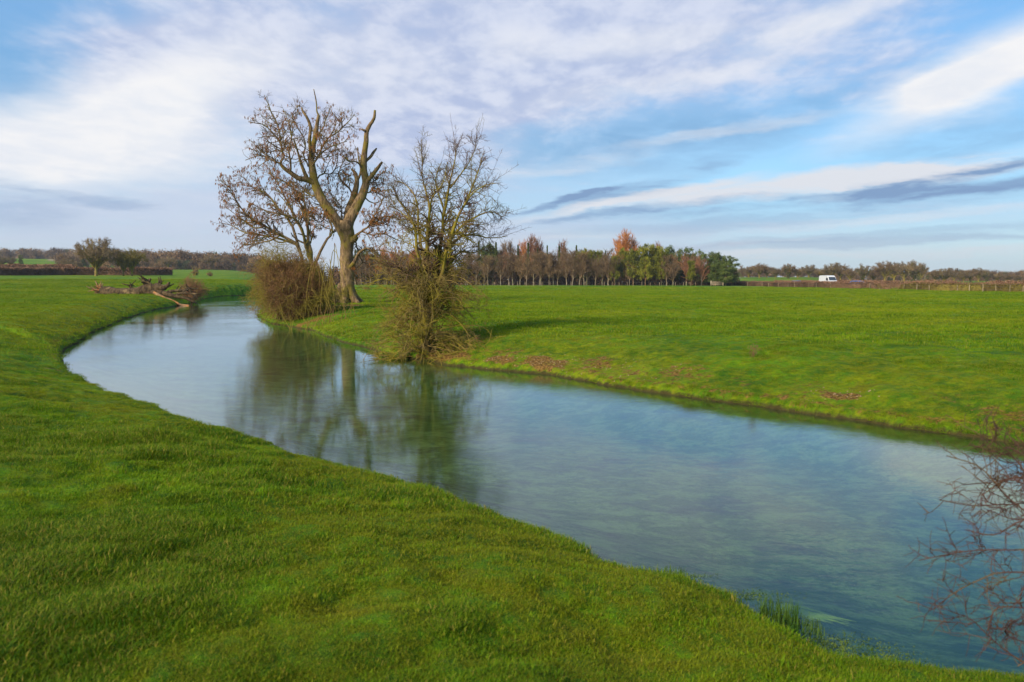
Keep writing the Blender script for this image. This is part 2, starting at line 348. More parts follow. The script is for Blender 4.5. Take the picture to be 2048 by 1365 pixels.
def tubes(groups, sides=5):
    """groups: list of (P[B,K,3], R[B,K]) -> V, quads"""
    VV, QQ, off = [], [], 0
    for gi, g in enumerate(groups):
        P, Rr = g[0], g[1]; S = g[2] if len(g) > 2 else sides
        B, K, _ = P.shape
        T = np.empty_like(P); T[:, 1:-1] = P[:, 2:] - P[:, :-2]; T[:, 0] = P[:, 1] - P[:, 0]; T[:, -1] = P[:, -1] - P[:, -2]
        T = nrm(T)
        ref = np.where(np.abs(T[:, :1, 2:3]) > 0.9, np.array([[[1.0, 0.13, 0]]]), np.array([[[0.05, 0.02, 1.0]]]))
        ref = np.broadcast_to(ref, T.shape)
        A = nrm(np.cross(T, ref)); Bn = np.cross(T, A)
        if S >= 7:
            P = np.concatenate([P, P[:, -1:] + T[:, -1:] * Rr[:, -1:, None] * .3], 1); Rr = np.concatenate([Rr, Rr[:, -1:] * .08], 1)
            A = np.concatenate([A, A[:, -1:]], 1); Bn = np.concatenate([Bn, Bn[:, -1:]], 1); K += 1
        th = np.arange(S) / S * 2 * np.pi
        RM = 1.0
        if S >= 10:
            kk, ss, bb = np.meshgrid(np.arange(K), np.arange(S), np.arange(B), indexing='ij')
            RM = (1 + .30 * fbm(ss * .55 + bb * 9.1, kk * .10, 2, 13) + .12 * fbm(ss * 1.9 + bb * 5.0, kk * .8, 2, 17)).transpose(2, 0, 1)
        ring = P[:, :, None, :] + (Rr[:, :, None] * RM)[:, :, :, None] * (np.cos(th)[None, None, :, None] * A[:, :, None, :] + np.sin(th)[None, None, :, None] * Bn[:, :, None, :])
        VV.append(ring.reshape(-1, 3))
        idx = off + np.arange(B * K * S).reshape(B, K, S)
        a = idx[:, :-1, :]; b = np.roll(idx, -1, axis=2)[:, :-1, :]; c = np.roll(idx, -1, axis=2)[:, 1:, :]; d = idx[:, 1:, :]
        QQ.append(np.stack([a, b, c, d], -1).reshape(-1, 4)); off += B * K * S
    return np.concatenate(VV), np.concatenate(QQ)
def smooth_path(pts, n, rs=None):
    """Catmull-Rom resample to n points"""
    P = np.array([list(p) for p in pts], float)
    if rs is not None: P = np.concatenate([P, np.array(rs, float)[:, None]], 1)
    Q = np.vstack([2 * P[0] - P[1], P, 2 * P[-1] - P[-2]])
    u = np.linspace(0, len(P) - 1 - 1e-6, n); i = u.astype(int); t = (u - i)[:, None]
    p0, p1, p2, p3 = Q[i], Q[i + 1], Q[i + 2], Q[i + 3]
    return 0.5 * (2 * p1 + (p2 - p0) * t + (2 * p0 - 5 * p1 + 4 * p2 - p3) * t * t + (3 * p1 - p0 - 3 * p2 + p3) * t ** 3)
def branch(rng, par, n, L, ang, K=5, t0=0.2, t1=1.0, bias=(0, 0, 0.2), wig=0.25, rr=0.6, rmin=0.004, tipr=0.35, taper_len=0.4, droop=0.0, weight=None, curl=0.0):
    """n children on parent paths par=(P,R). returns (P,R)"""
    P, Rr = par[0], par[1]; B, KK, _ = P.shape
    ln = np.linalg.norm(np.diff(P, axis=1), axis=2).sum(1)
    w = ln if weight is None else weight
    bi = rng.choice(B, n, p=w / w.sum())
    t = t0 + (t1 - t0) * rng.random(n)
    u = t * (KK - 1) * 0.9999; i = u.astype(int); f = (u - i)[:, None]
    pos = P[bi, i] * (1 - f) + P[bi, i + 1] * f; tan = nrm(P[bi, i + 1] - P[bi, i]); rad = Rr[bi, i] * (1 - f[:, 0]) + Rr[bi, i + 1] * f[:, 0]
    perp = nrm(np.cross(tan, rng.normal(size=(n, 3))))
    a = np.radians(ang[0] + (ang[1] - ang[0]) * rng.random(n))[:, None]
    d = nrm(tan * np.cos(a) + perp * np.sin(a) + np.array(bias))
    length = (L[0] + (L[1] - L[0]) * rng.random(n)) * (1 - taper_len * t)
    pts = [pos]; step = (length / (K - 1))[:, None]; cv = nrm(rng.normal(size=(n, 3))) * curl
    for k in range(K - 1):
        d = nrm(d + wig * rng.normal(size=(n, 3)) + cv + np.array([0, 0, -droop]))
        pts.append(pts[-1] + d * step)
    PP = np.stack(pts, 1)
    r0 = np.maximum(rad * rr, rmin)
    RR = r0[:, None] * np.linspace(1, tipr, K)[None]
    return PP, np.maximum(RR, rmin * 0.6)
def cards(rng, centers, size, flat=0.0, aspect=0.6, n_each=1, spread=0.0, tri=False):
    """random oriented little leaf faces"""
    C = np.repeat(centers, n_each, 0)
    if spread: C = C + rng.normal(size=C.shape) * spread
    N = len(C); u = nrm(rng.normal(size=(N, 3)) * np.array([1, 1, 1 - flat])); v = nrm(np.cross(u, nrm(rng.normal(size=(N, 3)))))
    s = size * (0.6 + 0.8 * rng.random(N))[:, None]
    V = np.stack([C - u * s * .5, C + v * s * aspect * .5, C + u * s * .5, C - v * s * aspect * .5], 1)
    return V.reshape(-1, 3), np.arange(4 * N).reshape(N, 4)
def join(parts):
    V, Q, o = [], [], 0
    for v, q in parts: V.append(v); Q.append(q + o); o += len(v)
    return np.concatenate(V), np.concatenate(Q)

# ------------------------------------------------------------------ terrain
def hash2(ix, iy, s):
    h = (ix.astype(np.int64) * 374761393 + iy.astype(np.int64) * 668265263 + s * 1274126177) & 0x7fffffff
    h = ((h ^ (h >> 13)) * 1274126177) & 0x7fffffff; return ((h ^ (h >> 16)) & 0xffff) / 65535.0
def vnoise(x, y, s=0):
    ix = np.floor(x); iy = np.floor(y); fx = x - ix; fy = y - iy; fx = fx * fx * (3 - 2 * fx); fy = fy * fy * (3 - 2 * fy)
    a = hash2(ix, iy, s); b = hash2(ix + 1, iy, s); c = hash2(ix, iy + 1, s); d = hash2(ix + 1, iy + 1, s)
    return (a * (1 - fx) + b * fx) * (1 - fy) + (c * (1 - fx) + d * fx) * fy
def fbm(x, y, o=4, s=0):
    v = 0; a = 0.5
    for k in range(o): v = v + a * (vnoise(x * 2 ** k, y * 2 ** k, s + k) - 0.5); a *= 0.5
    return v
def sst(v, a, b): t = np.clip((v - a) / (b - a), 0, 1); return t * t * (3 - 2 * t)
NEAR = [(2300, 1352), (2048, 1342), (1900, 1334), (1790, 1330), (1720, 1318), (1650, 1290), (1590, 1262), (1540, 1228), (1480, 1200), (1380, 1166), (1280, 1128), (1180, 1085), (1100, 1062), (1000, 1040), (960, 1022), (900, 998), (850, 976), (800, 958), (760, 945), (700, 925), (640, 910), (600, 905), (545, 878), (480, 862), (420, 848), (370, 835), (320, 815), (260, 795), (215, 776)]
LEFT = [(150, 762), (138, 745), (118, 712), (140, 692), (185, 664), (240, 640), (290, 624), (345, 613), (385, 606), (405, 598), (440, 592.5), (515, 589.5)]
RIGHT = [(522, 596), (530, 606), (532, 618), (518, 634), (545, 648), (595, 656), (625, 661), (645, 669), (680, 682), (720, 694), (760, 706), (800, 715), (850, 723), (900, 731), (950, 737), (1000, 741), (1050, 746), (1100, 753), (1150, 761), (1200, 769), (1300, 785), (1400, 799), (1500, 812), (1600, 826), (1700, 841), (1800, 856), (1900, 870), (1960, 877), (2048, 890)]
poly = [(30, -22), (16, -9), (9, -2.5), (5.4, 2.6)]
poly += [tuple(at(px, py, 0.20))[:2] for px, py in NEAR[1:]] + [tuple(at(px, py))[:2] for px, py in LEFT]
poly += [(-34, 152), (-10, 156), (20, 155), (50, 152), (85, 150), (85, 140), (50, 141), (20, 143), (-8, 143), (-26, 138)]
poly += [tuple(at(px, py))[:2] for px, py in RIGHT] + [(11, 9.8), (17, 4.5), (26, -4), (44, -18)]
poly = np.array(poly)
def resamp(P, step=0.8):
    out = []
    for a, b in zip(P, np.roll(P, -1, 0)):
        n = max(1, int(np.linalg.norm(b - a) / step))
        for k in range(n): out.append(a + (b - a) * k / n)
    return np.array(out)
_pts = resamp(poly, 0.4)
_near = np.linalg.norm(_pts, axis=1) < 60
_pts = _pts + np.where(_near, 0.30, 0.6)[:, None] * np.stack([fbm(_pts[:, 0] * 1.1, _pts[:, 1] * 1.1, 4, 5), fbm(_pts[:, 0] * 1.1, _pts[:, 1] * 1.1, 4, 9)], 1) * 2.0
POLY = _pts
PMIN = POLY.min(0) - 12; PMAX = POLY.max(0) + 12
def river_sd(x, y):
    x = np.asarray(x, float).ravel(); y = np.asarray(y, float).ravel()
    out = np.full(x.shape, 12.0)
    m = (x > PMIN[0]) & (x < PMAX[0]) & (y > PMIN[1]) & (y < PMAX[1])
    X = x[m]; Y = y[m]; A = POLY; Bv = np.roll(POLY, -1, 0)
    res = np.empty(X.shape)
    for s in range(0, len(X), 8192):
        xx = X[s:s + 8192, None]; yy = Y[s:s + 8192, None]
        ex = (Bv[:, 0] - A[:, 0])[None]; ey = (Bv[:, 1] - A[:, 1])[None]
        wx = xx - A[None, :, 0]; wy = yy - A[None, :, 1]
        t = np.clip((wx * ex + wy * ey) / (ex * ex + ey * ey), 0, 1)
        d = np.sqrt(((wx - ex * t) ** 2 + (wy - ey * t) ** 2).min(1))
        c1 = (A[None, :, 1] > yy) != (Bv[None, :, 1] > yy)
        xi = ex * (yy - A[None, :, 1]) / np.where(ey == 0, 1e-9, ey) + A[None, :, 0]
        ins = (c1 & (xx < xi)).sum(1) % 2 == 1
        res[s:s + 8192] = np.where(ins, -d, d)
    out[m] = res
    return out
def terrain(x, y, sd=None):
    x = np.asarray(x, float).ravel(); y = np.asarray(y, float).ravel()
    if sd is None: sd = river_sd(x, y)
    r = np.hypot(x, y); t = x / np.maximum(y, 1.0)
    wleft = sst(-t, 0.24, 0.36) * (y > 30)
    rise = wleft * 0.0174 * np.maximum(0, np.sqrt((r - 85.0) ** 2 + 400) * 0.5 + (r - 85.0) * 0.5) * (r < 5000)
    rise = np.minimum(rise, 16 + 0.002 * r)
    rise *= 1.0 + 0.14 * fbm(x / 120.0, y / 120.0, 2, 3) * sst(r, 250, 500)
    rise = rise + 6.5 * sst(r, 450, 740) * sst(-t, 0.44, 0.52)
    hillr = (sst(r, 320, 470) * 2.6 * sst(t, 0.24, 0.29) * (1 - sst(t, 0.37, 0.43)) + sst(r, 320, 700) * 1.2 * sst(t, 0.2, 0.3))
    nearside = (x * 0.75 + y < 16) & (y < 40)
    W = np.where(nearside, 4.6, np.where(t < -0.28, 2.6, 4.6 + 0.6 * fbm(x / 4, y / 4, 2, 8)))
    d = np.maximum(sd + 0.5 * fbm(x * 0.5, y * 0.5, 3, 2) * sst(sd, 0.2, 2.0) + 0.55 * fbm(x * 2.1, y * 2.1, 3, 6) * sst(sd, 0.02, 0.4), 0)
    lip = np.where(nearside, 0.17, 0.13)
    prof = lip * sst(d, -0.02, 0.16) + (0.9 - lip) * (1 - (1 - np.clip(d / W, 0, 1)) ** 1.8)
    land = prof + rise + hillr
    amp = sst(d, 0.0, 1.0) * (1 - 0.6 * sst(r, 100, 300))
    land = land + amp * (0.20 * fbm(x * 0.35, y * 0.35, 3, 11) + 0.17 * fbm(x * 1.5, y * 1.5, 3, 21) + 0.07 * fbm(x * 4.5, y * 4.5, 2, 29) * (r < 60)) + 0.5 * fbm(x / 25, y / 25, 2, 31) * sst(sd, 3, 11) * sst(r, 15, 60)
    dd = np.maximum(-sd, 0)
    bed = -0.04 - 0.5 * sst(dd, 0.0, 2.6) + 0.10 * fbm(x * 0.6, y * 0.6, 3, 41) * sst(dd, 0.3, 1.5)
    return np.where(sd > 0, land, bed)
def gz(x, y): return float(terrain([x], [y])[0])
def hit(px, py, lo=3.0, hi=2500.0):
    d = ray(px, py); d = d / math.hypot(d.x, d.y)
    s = np.concatenate([np.arange(lo, 60, 0.15), np.geomspace(60, hi, 3000)])
    z = CAMZ + d.z * s; g = terrain(d.x * s, d.y * s)
    k = np.where(z <= np.maximum(g, 0.0))[0]
    i = k[0] if len(k) else len(s) - 1
    return Vector((d.x * s[i], d.y * s[i], max(g[i], 0.0)))
def ground_y(px, Y, dz=0.0):                 # point on the ground on the image column px at depth Y
    x = (px - CX) / F * Y; return Vector((x, Y, gz(x, Y) + dz))

def build_ground():
    rad = [0.4]
    while rad[-1] < 2400:
        r = rad[-1]; rad.append(r * (1.03 if r < 2 else 1.0085 if r < 45 else 1.012 if r < 260 else 1.05))
    rad = np.array(rad)
    th = np.concatenate([np.linspace(-math.pi, R(-44), 60, endpoint=False), np.linspace(R(-44), R(44), 620, endpoint=False), np.linspace(R(44), math.pi, 60, endpoint=False)])
    nr, nt = len(rad), len(th)
    X = (rad[:, None] * np.sin(th)[None]).ravel(); Y = (rad[:, None] * np.cos(th)[None]).ravel()
    sd = river_sd(X, Y); Z = terrain(X, Y, sd)
    # earth patches on the far bank, under the trees and on the near bank
    E = np.zeros(len(X))
    def patch(p, rx, ry, a, w):
        dx = X - p[0]; dy = Y - p[1]; c, s = math.cos(a), math.sin(a)
        u = (dx * c + dy * s) / rx; v = (-dx * s + dy * c) / ry
        E[:] = np.maximum(E, w * np.exp(-(u * u + v * v)))
    for (px, py, rx, ry, w) in [(1000, 722, .8, .35, .80), (1090, 727, 1.1, .5, .85), (1180, 742, 1.0, .35, .55), (1260, 748, 1.2, .5, .5), (1400, 765, 1.2, .4, .42), (1680, 796, .55, .3, .8), (1500, 700, .4, .3, .3), (1330, 715, .9, .3, .3), (900, 712, 1.2, .5, .75), (860, 712, .9, .5, .7), (600, 650, 3.5, .9, .7), (720, 610, 3.2, 1.0, .62), (690, 612, 2.2, 1.6, .66), (80, 735, 1.2, .45, .55), (560, 1060, .18, .12, .42), (770, 605, 1.0, .5, .5), (1590, 790, 1.4, .3, .42), (250, 620, 2.5, .5, .3), (1000, 1075, .5, .12, .3)]:
        h = hit(px, py); patch(h, rx, ry, R(-45) if px > 700 else R(20), w)
    rb = (X * .75 + Y > 16) & (X / np.maximum(Y, 1) > -.2) & (Y < 45)
    E = np.maximum(E, (0.34 * np.exp(-((sd - 0.25) / 0.25) ** 2) + 0.13) * (X + Y > 10) * (sd < 5))
    E = np.maximum(E, rb * (0.44 * np.exp(-((sd - 0.9) / 0.9) ** 2) + .6 * np.clip(fbm(X * 1.2, Y * 1.2, 3, 66), -.2, .5) * (sd < 3)) * (sd > 0) * .92)
    fld = np.zeros(len(X)); t = X / np.maximum(Y, 1); r = np.hypot(X, Y)
    fld = np.maximum(fld, 0.9 * sst(r, 640, 660) * (1 - sst(r, 760, 780)) * sst(-t, 0.50, 0.505) * (1 - sst(-t, 0.575, 0.58)))
    quads = []
    i = np.arange(nr - 1)[:, None] * nt; j = np.arange(nt)[None]; j2 = (j + 1) % nt
    quads = np.stack([i + j, i + nt + j, i + nt + j2, i + j2], -1).reshape(-1, 4)
    V = np.stack([X, Y, Z], 1); n0 = len(V)
    V = np.vstack([V, [[0, 0, gz(0, 0)]]]); tr = np.stack([np.full(nt, n0), np.arange(nt), (np.arange(nt) + 1) % nt], 1)
    q = quads[:, ::-1]
    me = mk_mesh('ground', V, q, tr[:, ::-1], [M['ground']], True, {'earth': np.append(E, 0), 'field': np.append(fld, 0)})
    o = link('ground', me); tag(o, kind='structure')
    if me.polygons[len(me.polygons) // 2].normal.z < 0: me.flip_normals()
    return o
build_ground()
def build_water():
    s = 0.8
    gx = np.arange(PMIN[0], PMAX[0], s); gy = np.arange(PMIN[1], PMAX[1], s)
    X, Y = np.meshgrid(gx, gy, indexing='ij'); sd = river_sd(X.ravel(), Y.ravel()).reshape(X.shape)
    ok = np.minimum(np.minimum(sd[:-1, :-1], sd[1:, :-1]), np.minimum(sd[:-1, 1:], sd[1:, 1:])) < 0.3
    idx = np.arange(X.size).reshape(X.shape)
    q = np.stack([idx[:-1, :-1][ok], idx[1:, :-1][ok], idx[1:, 1:][ok], idx[:-1, 1:][ok]], -1)
    used, inv = np.unique(q, return_inverse=True)
    V = np.stack([X.ravel(), Y.ravel(), np.zeros(X.size)], 1)[used]
    o = link('river_water', mk_mesh('river_water', V, inv.reshape(-1, 4), None, [M['water']], True)); tag(o, kind='structure')
build_water()
# road behind the right-hand hedge
HEDGE_A = [(1462, 571.6), (1560, 573.8), (1660, 576.5), (1760, 578.5), (1860, 580.5), (1960, 582.5), (2060, 584.5), (2300, 590)]
HA = [hit(px, py) for px, py in HEDGE_A]
def offset_line(pts, off):
    out = []
    for i, p in enumerate(pts):
        a = pts[max(0, i - 1)]; b = pts[min(len(pts) - 1, i + 1)]; d = Vector((b.x - a.x, b.y - a.y, 0)).normalized()
        n = Vector((-d.y, d.x, 0)); out.append(Vector((p.x + n.x * off, p.y + n.y * off, 0)))
    return out
def build_road():
    L = [HA[0] + (HA[0] - HA[1]) * 1.6] + HA
    a = offset_line(L, 3.5); b = offset_line(L, 10.0)
    P = []
    for p, q in zip(a, b): P += [p, q]
    V = [(p.x, p.y, gz(p.x, p.y) + 0.06) for p in P]
    Q = [(2 * i, 2 * i + 1, 2 * i + 3, 2 * i + 2) for i in range(len(a) - 1)]
    me = mk_mesh('road', V, Q, None, [M['asphalt']]); o = link('road', me); tag(o, kind='structure')
    if me.polygons[0].normal.z < 0: me.flip_normals()
build_road()
# ------------------------------------------------------------------ scatter helper (geometry nodes) for grass and far woods
def scatter_object(name, pts, scales, rots, idx, sources, mats=None):
    me = bpy.data.meshes.new(name); me.vertices.add(len(pts)); me.vertices.foreach_set('co', np.asarray(pts, np.float32).ravel())
    for k, a, t in (('s', scales, 'FLOAT'), ('rz', rots, 'FLOAT'), ('k', idx, 'INT')):
        A = me.attributes.new(k, t, 'POINT'); A.data.foreach_set('value', np.asarray(a, np.float32 if t == 'FLOAT' else np.int32))
    o = link(name, me)
    g = bpy.data.node_groups.new(name + '_nodes', 'GeometryNodeTree')
    g.interface.new_socket('Geometry', in_out='INPUT', socket_type='NodeSocketGeometry'); g.interface.new_socket('Geometry', in_out='OUTPUT', socket_type='NodeSocketGeometry')
    gi = g.nodes.new('NodeGroupInput'); go = g.nodes.new('NodeGroupOutput'); jn = g.nodes.new('GeometryNodeJoinGeometry')
    m2p = g.nodes.new('GeometryNodeMeshToPoints'); g.links.new(gi.outputs[0], m2p.inputs[0])
    def na(nm, t):
        n = g.nodes.new('GeometryNodeInputNamedAttribute'); n.data_type = t; n.inputs[0].default_value = nm; return n.outputs[0]
    cx = g.nodes.new('ShaderNodeCombineXYZ'); g.links.new(na('rz', 'FLOAT'), cx.inputs[2])
    for i, s in enumerate(sources):
        ip = g.nodes.new('GeometryNodeInstanceOnPoints'); oi = g.nodes.new('GeometryNodeObjectInfo'); oi.inputs[0].default_value = s
        oi.inputs['As Instance'].default_value = True
        cmp = g.nodes.new('FunctionNodeCompare'); cmp.data_type = 'INT'; cmp.operation = 'EQUAL'
        ins = [q for q in cmp.inputs if q.type == 'INT']; g.links.new(na('k', 'INT'), ins[0]); ins[1].default_value = i
        g.links.new(m2p.outputs[0], ip.inputs['Points']); g.links.new(cmp.outputs[0], ip.inputs['Selection'])
        g.links.new(oi.outputs['Geometry'], ip.inputs['Instance']); g.links.new(cx.outputs[0], ip.inputs['Rotation']); g.links.new(na('s', 'FLOAT'), ip.inputs['Scale'])
        g.links.new(ip.outputs[0], jn.inputs[0])
    g.links.new(jn.outputs[0], go.inputs[0])
    md = o.modifiers.new('scatter', 'NODES'); md.node_group = g
    return o
def source(name, me): return bpy.data.objects.new(name, me)     # never linked to the scene

def tuft_mesh(rng, n, rad, h0, h1, w, lean=0.5):
    a = rng.random(n) * 2 * np.pi; r = rad * np.sqrt(rng.random(n)); base = np.stack([r * np.cos(a), r * np.sin(a), np.full(n, -0.015)], 1)
    h = h0 + (h1 - h0) * rng.random(n) ** 1.5; b = rng.random(n) * 2 * np.pi
    ld_ = lean * (0.3 + rng.random(n)); dr = np.stack([np.cos(b), np.sin(b), np.zeros(n)], 1)
    side = np.stack([-np.sin(b + rng.normal(size=n) * .5), np.cos(b), np.zeros(n)], 1) * (w * (0.6 + 0.8 * rng.random(n)))[:, None] * .5
    up = np.array([0, 0, 1.0])
    m = base + up * (h * .55)[:, None] + dr * (h * ld_ * .35)[:, None]
    t = base + up * (h * (1 - .25 * ld_))[:, None] + dr * (h * ld_ * 1.0)[:, None]
    V = np.stack([base - side, base + side, m + side * .8, m - side * .8, t], 1).reshape(-1, 3)
    k = np.arange(n)[:, None] * 5
    tone = np.repeat(rng.random(n), 5)
    return V, k + np.array([[0, 1, 2, 3]]), k + np.array([[3, 2, 4]]), tone
def build_grass():
    rng = np.random.default_rng(4)
    src = []
    for i, (n, rad, h0, h1, w, ln) in enumerate([(90, .13, .015, .042, .004, .8), (90, .13, .015, .045, .0038, 1.0), (80, .10, .02, .065, .0042, .9), (80, .15, .010, .032, .0045, 1.3), (34, .28, .05, .12, .011, .7), (34, .28, .04, .10, .012, .9), (50, .07, .05, .11, .005, .7)]):
        V, q, t, tone = tuft_mesh(rng, n, rad, h0, h1, w, ln)
        src.append(source('grass_tuft', mk_mesh('grass_tuft', V, q, t, [M['grass']], False, {'tone': tone})))
    for (n, rad, h0, h1, w, ln, m) in [(90, .14, .012, .034, .004, 1.2, 'mossgrass'), (70, .12, .015, .045, .004, 1.1, 'mossgrass'), (100, .12, .02, .060, .0034, .9, 'lushgrass'), (34, .28, .03, .08, .012, .9, 'mossgrass'), (34, .26, .05, .12, .012, .7, 'lushgrass')]:
        V, q, t, tone = tuft_mesh(rng, n, rad, h0, h1, w, ln)
        src.append(source('grass_tuft', mk_mesh('grass_tuft', V, q, t, [M[m]], False, {'tone': tone})))
    # polar sampling, density falling with distance
    N = 330000; half = R(40)
    u = rng.random(N); a, b, p = 2.4, 190.0, 0.38        # count per unit r ~ r^(p-1)
    r = (a ** p + u * (b ** p - a ** p)) ** (1 / p)
    th = (rng.random(N) * 2 - 1) * half
    x = r * np.sin(th); y = r * np.cos(th)
    sd = river_sd(x, y); z = terrain(x, y, sd)
    cl = fbm(x * 0.8, y * 0.8, 3, 77) * 2; lush = fbm(x * 0.35, y * 0.35, 3, 55) * 2
    keep = (sd > 0.0) & (z > 0.02) & (y > 1.0)
    keep &= rng.random(N) < 0.72 + 0.6 * cl
    for (px, py, rr_) in [(1000, 722, .6), (1090, 727, .9), (1680, 796, .4), (900, 712, 1.2), (690, 612, 1.6), (600, 650, 3.0), (1260, 748, .6), (80, 735, .6)]:
        h = hit(px, py); keep &= ~((np.hypot(x - h.x, y - h.y) < rr_) & (rng.random(N) < 0.75))
    x, y, z, r, sd, cl, lush = [q[keep] for q in (x, y, z, r, sd, cl, lush)]; n = len(x)
    far = r > 22 + 10 * rng.random(n)
    k = np.where(far, 4 + rng.integers(0, 2, n), rng.choice(4, n, p=[.33, .30, .12, .25]))
    k = np.where(~far & (rng.random(n) < np.clip(lush * 0.9 - 0.25, 0, .4)), 2, k)
    k = np.where(~far & (rng.random(n) < np.clip(lush - 0.35, 0.008, .06)), 6, k)
    k = np.where((r < 40) & (sd < 0.25) & (rng.random(n) < .6), 9, k)
    k = np.where((r < 30) & (sd < 0.14) & (rng.random(n) < .16), 6, k)
    nearb = (x * 0.75 + y < 16) & (y < 40)
    mossy = 0.35 * fbm(x * 0.45, y * 0.45, 4, 301) * 2 + 0.35 * fbm(x * 1.6, y * 1.6, 3, 311) * 2 + np.where(nearb, .26 * np.exp(-((sd - 1.3) / 1.6) ** 2), 0.05) + 0.42 * (~nearb) * np.exp(-((sd - 1.2) / 1.3) ** 2)
    lus = 0.5 * fbm(x * 0.6 + 40, y * 0.6, 3, 401) * 2 + 0.3 * fbm(x * 2.0, y * 2.0, 3, 411) * 2
    for (px, py, rr_, w_) in [(240, 890, .8, .5), (290, 1080, .6, .5), (60, 1130, .6, .35), (120, 1260, .5, .3), (1500, 1210, .6, .45), (1400, 1180, .5, .4), (480, 880, .5, .3), (900, 1250, .3, .3)]:
        h = hit(px, py); lus = lus + w_ * np.exp(-((x - h.x) ** 2 + (y - h.y) ** 2) / rr_ ** 2); mossy = mossy - w_ * np.exp(-((x - h.x) ** 2 + (y - h.y) ** 2) / rr_ ** 2)
    for (px, py, rr_, w_) in [(690, 1040, 1.0, .35), (600, 1060, .4, .4), (850, 1120, .8, .3), (500, 1290, .6, .3), (1000, 1100, .6, .3), (1250, 1260, .5, .3), (350, 800, 1.0, .2), (750, 1230, .25, .4)]:
        h = hit(px, py); mossy = mossy + w_ * np.exp(-((x - h.x) ** 2 + (y - h.y) ** 2) / rr_ ** 2)
    pr = rng.random(n)
    mm = (sd > .3) & (pr < np.clip((mossy - 0.05) * 4.0, 0, .85)); k = np.where(mm, np.where(far, 10, 7 + rng.integers(0, 2, n)), k)
    ll = ~mm & (pr < np.clip((lus - 0.04) * 4.0, 0, .8)); k = np.where(ll, np.where(far, 11, 9), k)
    lf = np.where(ll, 1 + np.clip((lus - .12) * 2.0, 0, .5), 1.0)
    s = 0.80 * lf * np.where(far, 0.7 + r / 110.0, 0.85 + 0.010 * r) * (0.75 + 0.6 * rng.random(n)) * (1 + 0.5 * np.clip(lush, -.6, .8))
    o = scatter_object('meadow_grass', np.stack([x, y, z], 1), s, rng.random(n) * 6.28, k, src)
    tag(o, 'short bright green meadow grass on both river banks', 'grass', kind='stuff')
build_grass()

# ------------------------------------------------------------------ big ash tree (limbs traced, twigs grown)
def z2(x, y): return (420 + x / 3.4133, 160 + y / 3.4133)
def z3(x, y): return (480 + x / 3.4133, 440 + y / 3.4133)
def z1(x, y): return (x / 3.9385, 400 + y / 3.9385)
def limb(pts, Y, conv, n=14, wob=0.0, rng=None):
    """pts: (zx, zy, radius in zoom px, depth offset m)"""
    k = Y / F / (3.9385 if conv is z1 else 3.4133)
    P = [atY(*conv(p[0], p[1]), Y + p[3]) for p in pts]; rs = [p[2] * k for p in pts]
    S = smooth_path(P, n, rs)
    if wob and rng is not None: S[1:-1, :3] += rng.normal(size=(n - 2, 3)) * wob * S[1:-1, 3:4]
    return S[:, :3], np.maximum(S[:, 3], 0.004)
def grp(lst):                               # same-length limbs -> one group
    return np.stack([l[0] for l in lst]), np.stack([l[1] for l in lst])
def tree_parts(root, parts):
    """parts: (name, [(P,R,sides)...] or (V,Q), material). geometry in world space made local to root"""
    loc = np.array(root.location)
    for name, geo, m in parts:
        if isinstance(geo, list): V, Q = tubes(geo)
        else: V, Q = geo
        if abs(root.rotation_euler.z) < 1e-9: V = V - loc
        link(name, mk_mesh(name, V, Q, None, [m], True), root)
